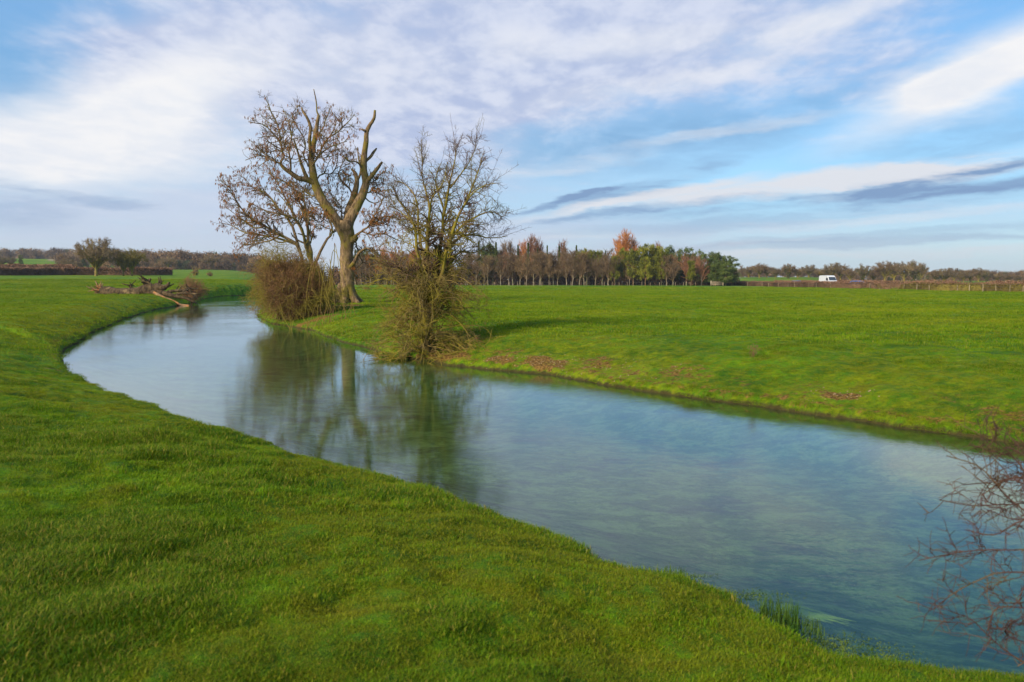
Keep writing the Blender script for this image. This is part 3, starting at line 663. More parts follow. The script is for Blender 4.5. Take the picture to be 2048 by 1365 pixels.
def ash():
    rng = np.random.default_rng(11)
    h = hit(692, 606); Y = h.y
    root = empty('ash_tree', h, 'tall half-dead tree with two bare snapped tops beside the large riverside bush', 'tree')
    TR = [
        [(920, 1545, 82, 0), (925, 1500, 62, 0), (933, 1420, 52, 0), (938, 1330, 47, 0), (932, 1250, 46, 0), (934, 1170, 44, 0), (938, 1090, 46, 0), (925, 1010, 52, 0), (915, 960, 44, 0)],
        [(915, 1060, 36, 0), (880, 985, 38, -.1), (838, 925, 36, -.3), (790, 855, 32, -.5), (745, 780, 31, -.7), (716, 700, 28, -.8), (702, 620, 24, -.8), (692, 545, 21, -.7), (702, 470, 18, -.5), (716, 395, 15, -.4), (728, 320, 13, -.3), (742, 243, 9, -.2)],
        [(925, 1040, 36, 0), (955, 950, 38, .2), (1000, 860, 33, .4), (1040, 780, 29, .5), (1064, 700, 26, .6), (1050, 620, 23, .7), (1050, 540, 21, .7), (1062, 450, 18, .7), (1072, 350, 15, .7), (1098, 300, 12, .6), (1120, 262, 10, .5), (1126, 208, 7, .5)],
        [(930, 1010, 24, .3), (945, 900, 26, .8), (984, 790, 21, 1.3), (1002, 700, 17, 1.5), (992, 640, 13, 1.7), (966, 610, 7, 1.8)],
        [(735, 720, 18, -.8), (665, 682, 18, -1.1), (605, 672, 16, -1.4), (548, 632, 14, -1.6), (505, 602, 12, -1.8), (480, 572, 9, -1.9)],
        [(692, 545, 12, -.7), (684, 470, 11, -1.1), (680, 400, 11, -1.3), (686, 325, 10, -1.4), (664, 262, 9, -1.5), (640, 225, 8, -1.5), (624, 190, 6, -1.5)],
        [(1060, 715, 14, .6), (1095, 668, 14, .2), (1138, 612, 12, -.1), (1174, 563, 8, -.3)],
        [(1060, 560, 9, .7), (1096, 524, 10, 1.0), (1118, 492, 9, 1.2), (1138, 468, 5, 1.3)],
        [(1072, 352, 9, .7), (1052, 346, 8, .5), (1034, 336, 5, .4)],
        [(945, 1110, 22, .1), (985, 1085, 24, -.3), (1000, 1060, 10, -.5), (1035, 1035, 7, -.8)],
        [(940, 1300, 20, 0), (985, 1245, 13, -.6), (1020, 1180, 9, -1.2), (1060, 1150, 6, -1.7)],
        [(665, 680, 14, -1), (640, 620, 12, -1.2), (618, 560, 9, -1.4), (596, 480, 6, -1.5), (570, 400, 4.5, -1.6)],
        [(742, 243, 6, -.2), (730, 215, 5, -.2), (728, 175, 4, -.2), (722, 130, 4, -.2), (708, 64, 2.5, -.2)],
        [(1003, 700, 9, 1.5), (1030, 620, 8, 1.7), (1015, 540, 5, 1.8), (1006, 460, 3, 1.9)],
    ]
    trunk = [limb(l, Y, z2, 40, 0.04, rng) for l in TR]
    # root flare
    fl = []
    for k in range(7):
        a = k / 7 * 6.28 + .3; b = Vector((h.x + 1.35 * math.cos(a), h.y + 1.2 * math.sin(a), 0)); b.z = gz(b.x, b.y) - .12
        S = smooth_path([(h.x + .25 * math.cos(a), h.y + .25 * math.sin(a), h.z + 1.3), (h.x + .55 * math.cos(a), h.y + .5 * math.sin(a), h.z + .45), b], 8, [.30, .30, .10]); fl.append((S[:, :3], S[:, 3]))
    tp = grp(trunk); fp = grp(fl)
    tree_parts(root, [('trunk', [(tp[0], tp[1], 16), (fp[0], fp[1], 8)], M['ash'])])
    BR = [
        [(480, 572, 8, -1.9), (496, 535, 8, -2), (494, 480, 7, -2.1), (478, 430, 6, -2.2), (430, 370, 5, -2.5), (380, 312, 4, -2.7), (320, 298, 3, -2.9), (262, 286, 2, -3)],
        [(480, 572, 7, -1.9), (440, 558, 6, -2), (396, 524, 5, -2), (340, 480, 4, -2.2), (290, 425, 2, -2.4)],
        [(400, 530, 4, -2), (340, 520, 3, -2), (290, 530, 3, -1.8), (240, 550, 2, -1.8)],
        [(494, 480, 6, -2.1), (478, 400, 5, -1.7), (466, 320, 4.5, -1.4), (430, 250, 4, -1.2), (404, 180, 3, -1), (370, 104, 2, -1)],
        [(548, 632, 6, -1.6), (552, 570, 6, -2.2), (540, 480, 5, -2.6), (556, 390, 4, -3), (540, 300, 3, -3.2), (500, 200, 2, -3.2)],
        [(690, 600, 7, -.8), (740, 520, 6, -1.6), (770, 450, 5, -2.2), (820, 380, 4, -2.6), (860, 300, 3, -3), (850, 220, 2, -3)],
        [(820, 390, 5, -2.6), (880, 350, 4, -2.8), (930, 300, 3, -3.1), (985, 240, 2, -3.2)],
        [(740, 520, 5, -1.6), (800, 470, 4, -2.0), (870, 440, 3.5, -2.5), (935, 420, 2, -2.8)],
        [(670, 590, 6, -.7), (640, 520, 5, 0), (650, 420, 4.5, .6), (600, 330, 4, 1), (560, 240, 3, 1.4), (610, 170, 2, 1.5)],
        [(716, 690, 6, -.7), (770, 640, 5, .3), (830, 640, 4, .9), (870, 560, 3, 1.3), (860, 520, 2, 1.5)],
        [(985, 790, 7, 1.3), (930, 720, 5, 1.8), (880, 660, 4, 2.2), (900, 580, 3, 2.4), (940, 520, 2, 2.4)],
        [(1050, 620, 6, .7), (1000, 560, 5, .2), (950, 560, 4, -.4), (920, 530, 2, -.8)],
        [(1064, 700, 6, .6), (1110, 700, 4, 1.2), (1160, 650, 3, 1.6), (1188, 620, 2, 1.8)],
        [(1040, 780, 6, .5), (1100, 760, 5, 1.4), (1140, 720, 3, 2.0), (1196, 710, 2, 2.3)],
        [(1035, 1035, 7, -.8), (1080, 1000, 6, -1.3), (1120, 930, 5, -1.8), (1160, 860, 4, -2.2), (1195, 780, 2.5, -2.5)],
        [(1080, 1000, 6, -1.3), (1150, 960, 5, -1.6), (1220, 930, 4, -1.6), (1300, 960, 3, -1.5), (1360, 1040, 2, -1.5)],
        [(1035, 1035, 6, -.8), (1100, 1060, 5, -1), (1180, 1050, 4, -1.2), (1270, 1090, 3, -1.2), (1330, 1110, 2, -1.3)],
        [(1060, 1150, 6, -1.7), (1120, 1160, 5, -2), (1200, 1170, 4, -2.2), (1280, 1200, 2.5, -2.3)],
        [(790, 860, 7, -.5), (770, 960, 4, -1.6), (720, 960, 4, -2.0), (690, 900, 3, -2.4)],
        [(985, 1085, 6, -.3), (1010, 1160, 5, .4), (1040, 1240, 4, .8), (1110, 1260, 3, 1.1)],
        [(900, 950, 5, 0), (890, 860, 4, .9), (830, 790, 3.4, 1.4), (800, 700, 2.4, 1.7)],
        [(1050, 800, 5, .5), (1110, 840, 4, .9), (1160, 830, 3, 1.2), (1200, 800, 2, 1.4)],
        [(745, 780, 6, -.7), (690, 790, 5, .2), (640, 740, 4, .9), (600, 720, 3, 1.2)],
        [(716, 400, 5, -.4), (760, 350, 4, .4), (790, 280, 3, .9), (820, 190, 2, 1.2)],
    ]
    b1 = grp([limb(l, Y, z2, 14, .3, rng) for l in BR])
    b1w = (b1[0], b1[1])
    b2 = branch(rng, b1w, 420, (.9, 2.0), (28, 70), 7, .12, 1.0, (0, 0, .06), .24, .6, .014, .5, .62)
    b3 = branch(rng, b2, 1600, (.45, 1.0), (25, 70), 6, .15, 1, (0, 0, .15), .26, .7, .010, .6)
    b4 = branch(rng, b3, 3600, (.18, .42), (25, 65), 4, .25, 1, (0, 0, .25), .22, .8, .008, .6)
    tree_parts(root, [('crown', [(b1[0], b1[1], 6), (b2[0], b2[1], 4), (b3[0], b3[1], 3), (b4[0], b4[1], 3)], M['ashtwig'])])
    keys_mesh(rng, [b3, b4], root, 1500, lambda p: rng.random(len(p)) < np.clip(1.05 - (p[:, 2] - h.z - 6) / 9.0, .25, 1))
    return root
def keys_mesh(rng, grps, root, n, sel):
    tips = np.concatenate([g[0][:, -1] for g in grps]); tips = tips[rng.permutation(len(tips))]
    tips = tips[sel(tips)][:n]
    parts = []
    for k in range(4):
        a = tips + rng.normal(size=tips.shape) * np.array([.035, .035, .02]); L = .10 + .13 * rng.random(len(a))
        mid = a.copy(); mid[:, 2] -= L * .5; end = a.copy(); end[:, 2] -= L; end[:, :2] += rng.normal(size=(len(a), 2)) * .02
        P = np.stack([a, mid, end], 1); Rr = np.stack([np.full(len(a), .004), .012 + .009 * rng.random(len(a)), np.full(len(a), .006)], 1)
        parts.append((P, Rr, 3))
    V, Q = tubes(parts)
    link('seed_clusters', mk_mesh('seed_clusters', V - np.array(root.location), Q, None, [M['keys']], False), root)
ash()
def low_ash():
    rng = np.random.default_rng(21)
    h = hit(628, 604); Y = h.y + 3.0; h = ground_y(628, Y)
    root = empty('ash_tree', h, 'low many-stemmed tree hung with brown keys, leaning left behind the large bush', 'tree')
    B = [(715, 1520, 16, 0)]
    ST = [
        [(715, 1520, 20, 0), (700, 1350, 16, .2), (690, 1200, 13, .2), (670, 1060, 11, .2), (655, 920, 9, 0), (640, 820, 7, -.3), (590, 760, 5, -.5), (520, 700, 3, -.6), (395, 640, 2, -.8)],
        [(705, 1500, 18, 0), (650, 1330, 13, -.6), (600, 1130, 11, -1), (480, 1062, 9, -1.4), (380, 1000, 8, -1.7), (290, 950, 6, -1.9), (200, 860, 4, -2), (150, 760, 3, -2.2), (125, 720, 2, -2.3)],
        [(600, 1130, 9, -1), (460, 1080, 7, -.6), (350, 1060, 6, -.2), (230, 1040, 4, 0), (160, 1000, 3, .2), (95, 980, 2, .3)],
        [(700, 1480, 15, 0), (640, 1250, 11, .8), (560, 1000, 9, 1.3), (470, 880, 7, 1.6), (390, 780, 5, 1.8), (300, 740, 3, 2), (235, 670, 2, 2.1)],
        [(700, 1300, 12, 0), (780, 1120, 9, .6), (835, 1040, 7, 1), (800, 930, 5, 1.4), (740, 830, 3, 1.6), (700, 780, 2, 1.6)],
        [(690, 1250, 12, .2), (640, 1060, 9, 1.1), (560, 900, 7, 1.8), (470, 720, 4, 2.2), (400, 620, 2, 2.3)],
        [(655, 1150, 10, .1), (620, 1000, 8, -1), (540, 930, 6, -1.8), (400, 900, 4, -2.2), (250, 830, 2, -2.5)],
        [(380, 1000, 6, -1.7), (300, 1010, 5, -1.4), (200, 940, 3, -1.2), (110, 870, 2, -1)],
        [(480, 1062, 6, -1.4), (400, 1100, 5, -1.8), (290, 1120, 3, -2), (225, 1120, 2, -2)],
    ]
    b0 = grp([limb(l, Y, z2, 16, .25, rng) for l in ST])
    b2 = branch(rng, b0, 260, (1.0, 2.4), (25, 65), 7, .30, 1.0, (-.05, 0, .22), .22, .6, .014, .5)
    b3 = branch(rng, b2, 900, (.45, 1.1), (25, 65), 6, .15, 1, (0, 0, .2), .24, .7, .010, .6)
    b4 = branch(rng, b3, 1700, (.2, .4), (25, 60), 4, .25, 1, (0, 0, .2), .2, .8, .008, .6)
    tree_parts(root, [('trunk', [(b0[0], b0[1], 7)], M['ash']), ('crown', [(b2[0], b2[1], 4), (b3[0], b3[1], 3), (b4[0], b4[1], 3)], M['ashtwig'])])
    keys_mesh(rng, [b3, b4], root, 1500, lambda p: np.ones(len(p), bool))
low_ash()
# ------------------------------------------------------------------ hawthorn at the water's edge
def hawthorn():
    rng = np.random.default_rng(31)
    h = hit(852, 716); Y = h.y + .2
    root = empty('hawthorn_tree', h, 'bare twiggy thorn tree on the waterline with skirts of low mossy branches', 'tree')
    bx, by = 1478, 1895     # base in z2 zoom units (px 853, 715)
    ST = [
        [(bx, by, 34, 0), (1470, 1740, 30, 0), (1462, 1560, 22, 0), (1470, 1400, 20, .1), (1480, 1200, 16, .2), (1490, 1000, 12, .2), (1500, 860, 8, .2), (1455, 700, 5, .2), (1448, 560, 3, .2), (1440, 400, 1.5, .2)],
        [(bx + 10, by, 26, .1), (1500, 1700, 22, .3), (1530, 1500, 18, .5), (1560, 1250, 14, .6), (1580, 1050, 12, .6), (1600, 900, 10, .6), (1630, 740, 7, .5), (1660, 600, 4.5, .4), (1680, 500, 3, .4), (1672, 440, 1.5, .4)],
        [(1500, 1640, 18, .3), (1580, 1350, 14, -.3), (1620, 1150, 12, -.5), (1690, 950, 9, -.6), (1740, 850, 7, -.7), (1790, 730, 5, -.7), (1840, 600, 3, -.7), (1860, 500, 1.5, -.7)],
        [(1570, 1300, 11, -.2), (1640, 1100, 10, 0), (1740, 980, 7, .2), (1850, 920, 5, .3), (1930, 900, 3, .3), (1995, 935, 1.5, .3)],
        [(1600, 1200, 11, .3), (1700, 1080, 9, .8), (1820, 1060, 6, 1), (1900, 1080, 4, 1.1), (2030, 1070, 1.5, 1.2)],
        [(1640, 740, 6, .5), (1700, 660, 5, .2), (1770, 560, 3, 0), (1810, 470, 2, 0), (1812, 425, 1.5, 0)],
        [(1480, 1400, 14, .1), (1420, 1200, 11, -.4), (1400, 1020, 9, -.6), (1340, 900, 6, -.7), (1290, 830, 4, -.8), (1250, 740, 2, -.8)],
        [(1470, 1300, 12, 0), (1430, 1080, 10, .5), (1420, 900, 7, .8), (1390, 780, 5, 1), (1310, 700, 3, 1.1), (1255, 700, 1.5, 1.2)],
        [(1740, 850, 6, -.7), (1800, 770, 4, -1), (1880, 720, 3, -1.1), (1960, 705, 1.5, -1.2)],
        [(1600, 900, 8, .6), (1560, 780, 6, .8), (1540, 680, 4, .9), (1580, 560, 2, 1)],
        [(1470, 1100, 8, 0), (1380, 980, 6, .1), (1300, 900, 4, .3), (1225, 860, 2, .4)],
        [(1520, 1500, 12, .5), (1620, 1300, 10, 1.0), (1700, 1180, 7, 1.2), (1800, 1180, 4, 1.4), (1880, 1150, 2, 1.5)],
        [(1480, 1450, 12, 0), (1380, 1350, 9, -.4), (1280, 1280, 6, -.7), (1200, 1270, 3, -.9)],
        [(1500, 900, 7, .2), (1520, 800, 5, -.3), (1590, 700, 3, -.5), (1620, 560, 1.5, -.5)],
    ]
    b0 = grp([limb(l, Y, z2, 18, .25, rng) for l in ST])
    fl = []
    # low skirt of stems springing from the foot
    sk = []
    for k in range(190):
        a = rng.random() * 6.28; e = rng.uniform(.0, 1.0); L = rng.uniform(1.0, 2.4)
        st = np.array([h.x + .15 * math.cos(a), h.y + .2 + .15 * math.sin(a), h.z + rng.uniform(-.05, 2.4)])
        d = np.array([math.cos(a) * math.cos(e) + .05, math.sin(a) * math.cos(e), math.sin(e)])
        p = [st]
        for j in range(9):
            d = d + rng.normal(size=3) * .16 + np.array([0, 0, -.06 - .02 * j]); d /= np.linalg.norm(d); q = p[-1] + d * L / 9
            q[2] = max(q[2], .06); p.append(q)
        sk.append((np.array(p), np.linspace(.022, .006, 10)))
    sk = grp(sk)
    b2 = branch(rng, b0, 460, (.45, 1.25), (30, 75), 7, .25, 1.0, (0, 0, .06), .2, .45, .006, .5, .68)
    b3 = branch(rng, b2, 1800, (.20, .50), (30, 75), 5, .1, 1, (0, 0, .12), .2, .7, .0048, .6)
    b4 = branch(rng, b3, 4600, (.07, .20), (35, 80), 3, .1, 1, (0, 0, .1), .15, .8, .004, .6)
    s2 = branch(rng, sk, 1500, (.25, .75), (30, 75), 6, .2, 1, (0, 0, .05), .22, .6, .006, .5)
    s3 = branch(rng, s2, 7000, (.10, .34), (30, 75), 4, .1, 1, (0, 0, .1), .2, .75, .005, .6)
    m2 = branch(rng, (b0[0][:, 3:9], b0[1][:, 3:9]), 150, (.5, 1.4), (50, 95), 7, 0, 1.0, (0, 0, -.12), .22, .4, .008, .5)
    m3 = branch(rng, m2, 1300, (.15, .45), (30, 75), 4, .1, 1, (0, 0, .05), .2, .75, .005, .6)
    up = branch(rng, (b0[0][:, 11:], b0[1][:, 11:]), 46, (.6, 1.35), (5, 30), 7, .0, .9, (0, 0, .5), .05, .5, .006, .35, .2)
    us = branch(rng, up, 420, (.08, .26), (35, 60), 3, .15, 1, (0, 0, .2), .08, .6, .004, .5)
    tree_parts(root, [('trunk', [(b0[0], b0[1], 7)], M['haw']),
                      ('crown', [(b2[0], b2[1], 4), (b3[0], b3[1], 3), (b4[0], b4[1], 3), (up[0], up[1], 3), (us[0], us[1], 3)], M['hawtop']),
                      ('low_branches', [(sk[0], sk[1], 5), (s2[0], s2[1], 3), (s3[0], s3[1], 3), (m2[0], m2[1], 3), (m3[0], m3[1], 3)], M['haw'])])
    return h
HAW = hawthorn()
# ------------------------------------------------------------------ bushes
def dome_bush(rng, c, rx, ry, hgt, n0, n1, n2, mat_, r0=.035, droop=.05, water=False, n3=0, lean=(0, 0)):
    a = rng.random(n0) * 6.28; e = np.arcsin(rng.uniform(.03, .99, n0)); q = rng.uniform(.70, 1.0, n0)
    st = np.stack([c[0] + rng.normal(size=n0) * rx * .16, c[1] + rng.normal(size=n0) * ry * .16, np.full(n0, c[2])], 1)
    q = q * (1 + .9 * fbm(a * 1.9 + 3 * c[0], e * 2.2 + c[1], 3, 7))
    tgt = np.stack([c[0] + lean[0] * np.sin(e) + rx * np.cos(a) * np.cos(e) * q, c[1] + ry * np.sin(a) * np.cos(e) * q, c[2] + hgt * np.sin(e) * q * 1.0 + .2], 1)
    K = 10; P = []
    for k in range(K):
        t = k / (K - 1)
        b = st * (1 - t) + tgt * t
        b = b + np.stack([np.zeros(n0), np.zeros(n0), hgt * .22 * np.sin(t * np.pi) * np.cos(e)], 1) + rng.normal(size=(n0, 3)) * .09 * t * (rx / 3)
        P.append(b)
    P = np.stack(P, 1); P[:, :, 2] = np.maximum(P[:, :, 2], .1 if water else c[2] - .5)
    g0 = (P, np.full((n0, 1), r0) * np.linspace(1, .3, K)[None])
    s = rx / 3.0
    g1 = branch(rng, g0, n1, (.7 * s, 1.7 * s), (35, 110), 8, .15, 1, (0, 0, .16), .34, .6, .009, .5, droop=droop)
    g2 = branch(rng, g1, n2, (.3 * s, .85 * s), (30, 90), 5, .1, 1, (0, 0, .08), .30, .7, .007, .6, droop=droop)
    out = [(g0[0], g0[1], 5), (g1[0], g1[1], 3), (g2[0], g2[1], 3)]
    if n3: g3 = branch(rng, g2, n3, (.12 * s, .4 * s), (25, 70), 4, .1, 1, (0, 0, .05), .2, .8, .006, .6); out.append((g3[0], g3[1], 3))
    if water:
        for g in out: g[0][:, :, 2] = np.maximum(g[0][:, :, 2], 0.02)
    return out
def big_bush():
    rng = np.random.default_rng(41)
    h = hit(603, 645); Y = h.y + 2.2
    c = ground_y(600, Y); root = empty('riverside_bush', c, 'large dense brown and olive bush overhanging the water left of the tall tree', 'bush')
    k = Y / F
    g = dome_bush(rng, (c.x, c.y, c.z - .1), 104 * k, 88 * k, 138 * k, 330, 3600, 14000, M['bush'], .030, .015, True, 16000, (-.5, 0))
    tree_parts(root, [('stems', [g[0]], M['haw']), ('crown', g[1:], M['bush'])])
    # grey arching stems toward the camera side
    st = []
    for q in range(7):
        a = rng.uniform(-.9, 1.2); x0 = c.x + rng.uniform(0, 2.6); top = rng.uniform(2.2, 4.2)
        p = [(x0 - .6, c.y - .3, c.z), (x0 + .2 * a, c.y - 1.6, c.z + top * .75), (x0 + .7 * a, c.y - 2.5, c.z + top), (x0 + 1.5 * a, c.y - 3.2, c.z + top * .55), (x0 + 2.0 * a, c.y - 3.4, c.z + .3)]
        S = smooth_path(p, 14, [.022, .02, .016, .011, .006]); st.append((S[:, :3], S[:, 3]))
    st = grp(st); tree_parts(root, [('arching_stems', [(st[0], st[1], 4)], M['bush'])])
    # second lobe on the right of the crown, behind the trunk, belongs to its own bush
    c2 = ground_y(560, Y + 9); root2 = empty('riverside_bush', c2, 'paler leafless bush rising behind the left side of the large riverside bush', 'bush')
    g = dome_bush(rng, (c2.x, c2.y, c2.z), 60 * (Y + 9) / F, 50 * k, 100 * (Y + 9) / F, 90, 900, 5000, M['bush'], .03, .03, False, 5000)
    tree_parts(root2, [('stems', [g[0]], M['haw']), ('crown', g[1:], M['bush'])])
big_bush()
def small_bushes():
    rng = np.random.default_rng(51)
    h = hit(380, 601); root = empty('shrub', h, 'small reddish bare shrub at the water beside the fallen tree', 'shrub')
    k = h.y / F
    g = dome_bush(rng, (h.x, h.y + .8, h.z - .1), 34 * k, 28 * k, 50 * k, 90, 700, 3600, M['red'], .03, .03, False, 2500)
    tree_parts(root, [('stems', [g[0]], M['haw']), ('crown', g[1:], M['tan'])])
    for (px, py, w, hh, lab) in [(391, 551, 11, 19, 'small round bare tree in the meadow behind the reddish shrub'), (420, 553, 7, 9, 'tiny bare bush out in the far left meadow')]:
        h = hit(px, py); k = h.y / F; root = empty('meadow_bush', h, lab, 'bush')
        g = dome_bush(rng, tuple(h), w * k, w * k, hh * k, 30, 200, 900, M['oaktwig'], .06, .0)
        g = [(q[0], q[1] * 2.2, q[2]) for q in g]
        tree_parts(root, [('stems', [g[0]], M['haw']), ('crown', g[1:], M['oaktwig'])])
    for (px, py, w, hh, lab) in [(732, 574, 16, 22, 'small brown bush in the meadow just right of the tall tree trunk'), (748, 573, 9, 14, 'little low bush in front of the plantation beside the brown bush')]:
        Yd = 150; g0 = ground_y(px, Yd); k = Yd / F; root = empty('meadow_bush', g0, lab, 'bush')
        g = dome_bush(rng, tuple(g0), w * k, w * k, hh * k, 30, 260, 1100, M['bush'], .04, .0)
        tree_parts(root, [('stems', [g[0]], M['haw']), ('crown', [(q[0], q[1] * 1.8, q[2]) for q in g[1:]], M['bush'])])
small_bushes()
# ------------------------------------------------------------------ thorn bush in the right foreground
def thorn_bush():
    rng = np.random.default_rng(61)
    Y = 3.7; x0 = 2.95; z0 = gz(x0, Y); root = empty('thorn_bush', (x0, Y, z0), 'close blurred red-brown thorny branches reaching in from the right edge over the water', 'bush')
    def zc(px, py): return px, py
    L = []
    def ad(pts, r=.0045):
        P = [atY(p[0], p[1], Y + p[2]) for p in pts]; S = smooth_path(P, 14, list(np.linspace(r, .0022, len(pts)))); L.append((S[:, :3], S[:, 3]))
    ad([(2300, 1180, .1), (2150, 1085, 0), (2048, 1100, -.1), (1980, 1100, -.1), (1920, 1105, -.1), (1838, 1121, -.1)])
    ad([(2300, 1260, 0), (2120, 1160, 0), (2010, 1145, 0), (1960, 1160, 0), (1910, 1185, 0), (1866, 1220, 0)])
    ad([(2300, 1300, .1), (2120, 1230, .1), (2030, 1215, .1), (1990, 1220, .1), (1975, 1262, .1)])
    ad([(2250, 1380, .2), (2100, 1350, .2), (2030, 1315, .2), (1980, 1275, .2), (1950, 1245, .2), (1926, 1230, .2)])
    ad([(2200, 1200, -.1), (2090, 1060, -.1), (2010, 990, -.1), (1960, 935, -.1), (1893, 912, -.1)])
    ad([(2200, 1150, .2), (2090, 1020, .2), (2010, 1010, .2), (1945, 1012, .2), (1878, 1000, .2)])
    ad([(2250, 1150, 0), (2100, 1010, 0), (2040, 930, 0), (2000, 890, 0), (1960, 870, 0)])
    ad([(2250, 1130, .3), (2120, 980, .3), (2070, 900, .3), (2040, 850, .3)])
    ad([(2200, 1280, .1), (2080, 1190, .1), (2048, 1250, .1), (2020, 1240, .1), (2012, 1270, .1), (2050, 1285, .1)])
    ad([(2150, 1100, -.2), (2060, 1040, -.2), (1990, 1070, -.2), (1930, 1060, -.2)])
    ad([(2150, 1050, .1), (2060, 960, .1), (1985, 965, .1), (1926, 970, .1)])
    ad([(2150, 1000, .2), (2080, 930, .2), (2010, 925, .2), (1975, 900, .2)])
    ad([(2180, 1060, .1), (2100, 960, .1), (2030, 900, .1), (1985, 905, .1)], .004); ad([(2180, 1100, -.1), (2100, 1000, -.1), (2020, 960, -.1), (1965, 990, -.1)], .004); ad([(2170, 1010, .25), (2090, 930, .25), (2030, 870, .25)], .004); ad([(2190, 1050, 0), (2110, 1010, 0), (2040, 1040, 0), (1975, 1020, 0)], .004)
    # stems up from the root
    for k in range(12):
        px = rng.uniform(2120, 2500); py = rng.uniform(900, 1250); e = atY(px, py, Y + rng.uniform(-.4, .7))
        S = smooth_path([(x0 + rng.normal() * .08, Y + rng.normal() * .08, z0 - .04), ((x0 + e.x) / 2 + rng.normal() * .1, (Y + e.y) / 2, (z0 + e.z) / 2 + .1), e], 14, [.012, .008, .0045]); L.append((S[:, :3], S[:, 3]))
    for l in list(L[:16]):
        a = l[0][0]; S = smooth_path([(x0 + rng.normal() * .06, Y + rng.normal() * .06, z0 - .04), (x0 * .5 + a[0] * .5 + .1, Y, (z0 + a[2]) / 2), a], 14, [.011, .008, .006]); L.append((S[:, :3], S[:, 3]))
    b0 = grp(L)
    b1 = branch(rng, b0, 520, (.14, .34), (35, 80), 7, .2, 1, (-.1, 0, .05), .22, .6, .0020, .6)
    b2 = branch(rng, b1, 2200, (.05, .15), (35, 80), 4, .1, 1, (0, 0, 0), .2, .8, .0018, .6)
    th = branch(rng, (np.concatenate([b0[0]]), b0[1]), 420, (.012, .035), (60, 95), 2, .2, 1, (0, 0, 0), .0, .6, .0016, .3)
    th2 = branch(rng, b1, 1600, (.010, .028), (60, 95), 2, .1, 1, (0, 0, 0), .0, .7, .0015, .3)
    # dense knot near the upper right
    tree_parts(root, [('stems', [(b0[0], b0[1], 5)], M['red']), ('twigs', [(b1[0], b1[1], 4), (b2[0], b2[1], 3), (th[0], th[1], 3), (th2[0], th2[1], 3)], M['red'])])
thorn_bush()
# ------------------------------------------------------------------ fallen tree
def fallen():
    rng = np.random.default_rng(71)
    h = hit(300, 604); Y = 82.0
    base = ground_y(250, Y); root = empty('fallen_tree', base, 'uprooted dead tree lying along the left bank with branches dipping in the river', 'fallen tree')
    TRK = [[(800, 728, 34, .5), (860, 733, 34, .4), (940, 738, 30, .2), (1030, 735, 29, 0), (1110, 722, 29, 0), (1180, 708, 27, 0), (1240, 692, 21, -.2), (1300, 690, 13, -.4), (1335, 650, 6, -.5)],
           [(1100, 735, 18, 0), (1200, 728, 17, -.3), (1300, 735, 15, -.5), (1380, 760, 12, -.7), (1440, 770, 9, -.8), (1540, 810, 5, -.9)]]
    BRS = [[(1110, 715, 12, 0), (1140, 680, 10, .3), (1165, 655, 8, .4), (1185, 622, 5, .5)],
           [(1045, 712, 9, 0), (1033, 690, 7, .2), (1022, 668, 5, .3)],
           [(1215, 690, 9, -.3), (1190, 665, 7, -.3), (1160, 645, 6, -.4), (1125, 626, 4, -.5)],
           [(1200, 700, 12, 0), (1235, 675, 9, .4), (1262, 648, 5, .6)],
           [(1290, 690, 9, -.3), (1320, 680, 8, -.5), (1333, 655, 6, -.6)],
           [(1310, 735, 10, -.5), (1370, 720, 8, -.2), (1440, 715, 6, 0), (1500, 700, 5, .2), (1556, 702, 3, .3)],
           [(1380, 755, 8, -.7), (1440, 735, 6, -.9), (1500, 740, 4, -1.1), (1565, 742, 3, -1.2)],
           [(1400, 765, 8, -.7), (1470, 770, 6, -.5), (1520, 785, 4, -.4), (1545, 820, 3, -.4)],
           [(1150, 735, 11, .2), (1165, 765, 9, .3), (1175, 795, 7, .3), (1215, 790, 5, .4)],
           [(1060, 745, 12, .1), (1085, 770, 8, -.5), (1105, 800, 5, -.9)],
           [(1440, 730, 6, -.5), (1470, 700, 5, -.5), (1480, 690, 4, -.5), (1530, 760, 3, -.6)]]
    PALE = [[(1215, 730, 12, -.6), (1280, 770, 12, -.9), (1350, 795, 11, -1.2), (1420, 828, 9, -1.5), (1490, 833, 5, -1.7)],
            [(1005, 760, 10, -.2), (1060, 770, 12, -.5), (1130, 775, 10, -.7), (1190, 785, 6, -.8)],
            [(1290, 760, 6, -.8), (1240, 780, 5, -1), (1220, 785, 4, -1)]]
    fat = lambda L, f: [[(q[0], q[1], q[2] * f, q[3]) for q in l] for l in L]
    t = grp([limb(l, Y, z1, 16, .12, rng) for l in fat(TRK, 1.45)]); b = grp([limb(l, Y, z1, 12, .3, rng) for l in fat(BRS, 1.5)]); p = grp([limb(l, Y, z1, 14, .1, rng) for l in fat(PALE, 1.2)])
    tw = branch(rng, b, 70, (.5, 1.5), (30, 75), 6, .25, 1, (0, 0, .05), .25, .6, .022, .5)
    # root plate: stubs splaying out of the butt
    rp = []; c = atY(*z1(806, 728), Y + .5)
    for k in range(60):
        a = rng.uniform(0, 6.28); L = rng.uniform(.35, 1.35); d = Vector((-.45 + rng.normal() * .25, .55 * math.sin(a), math.cos(a) * .9 + .35)).normalized()
        m = c + d * L * .5 + Vector(rng.normal(size=3) * .10); e = c + d * L + Vector((rng.normal() * .2 - .05, rng.normal() * .2, rng.normal() * .1))
        e.z = max(e.z, base.z - .1)
        S = smooth_path([c + Vector((.25, 0, 0)), m, e], 8, [.16, .09, .03]); rp.append((S[:, :3], S[:, 3]))
    rp = grp(rp)
    tree_parts(root, [('trunk', [(t[0], t[1], 10)], M['dead']), ('branches', [(b[0], b[1], 7), (tw[0], tw[1], 4)], M['dead']),
                      ('bare_limbs', [(p[0], p[1], 7)], M['deadpale']), ('root_plate', [(rp[0], rp[1], 6)], M['deadpale'])])
fallen()
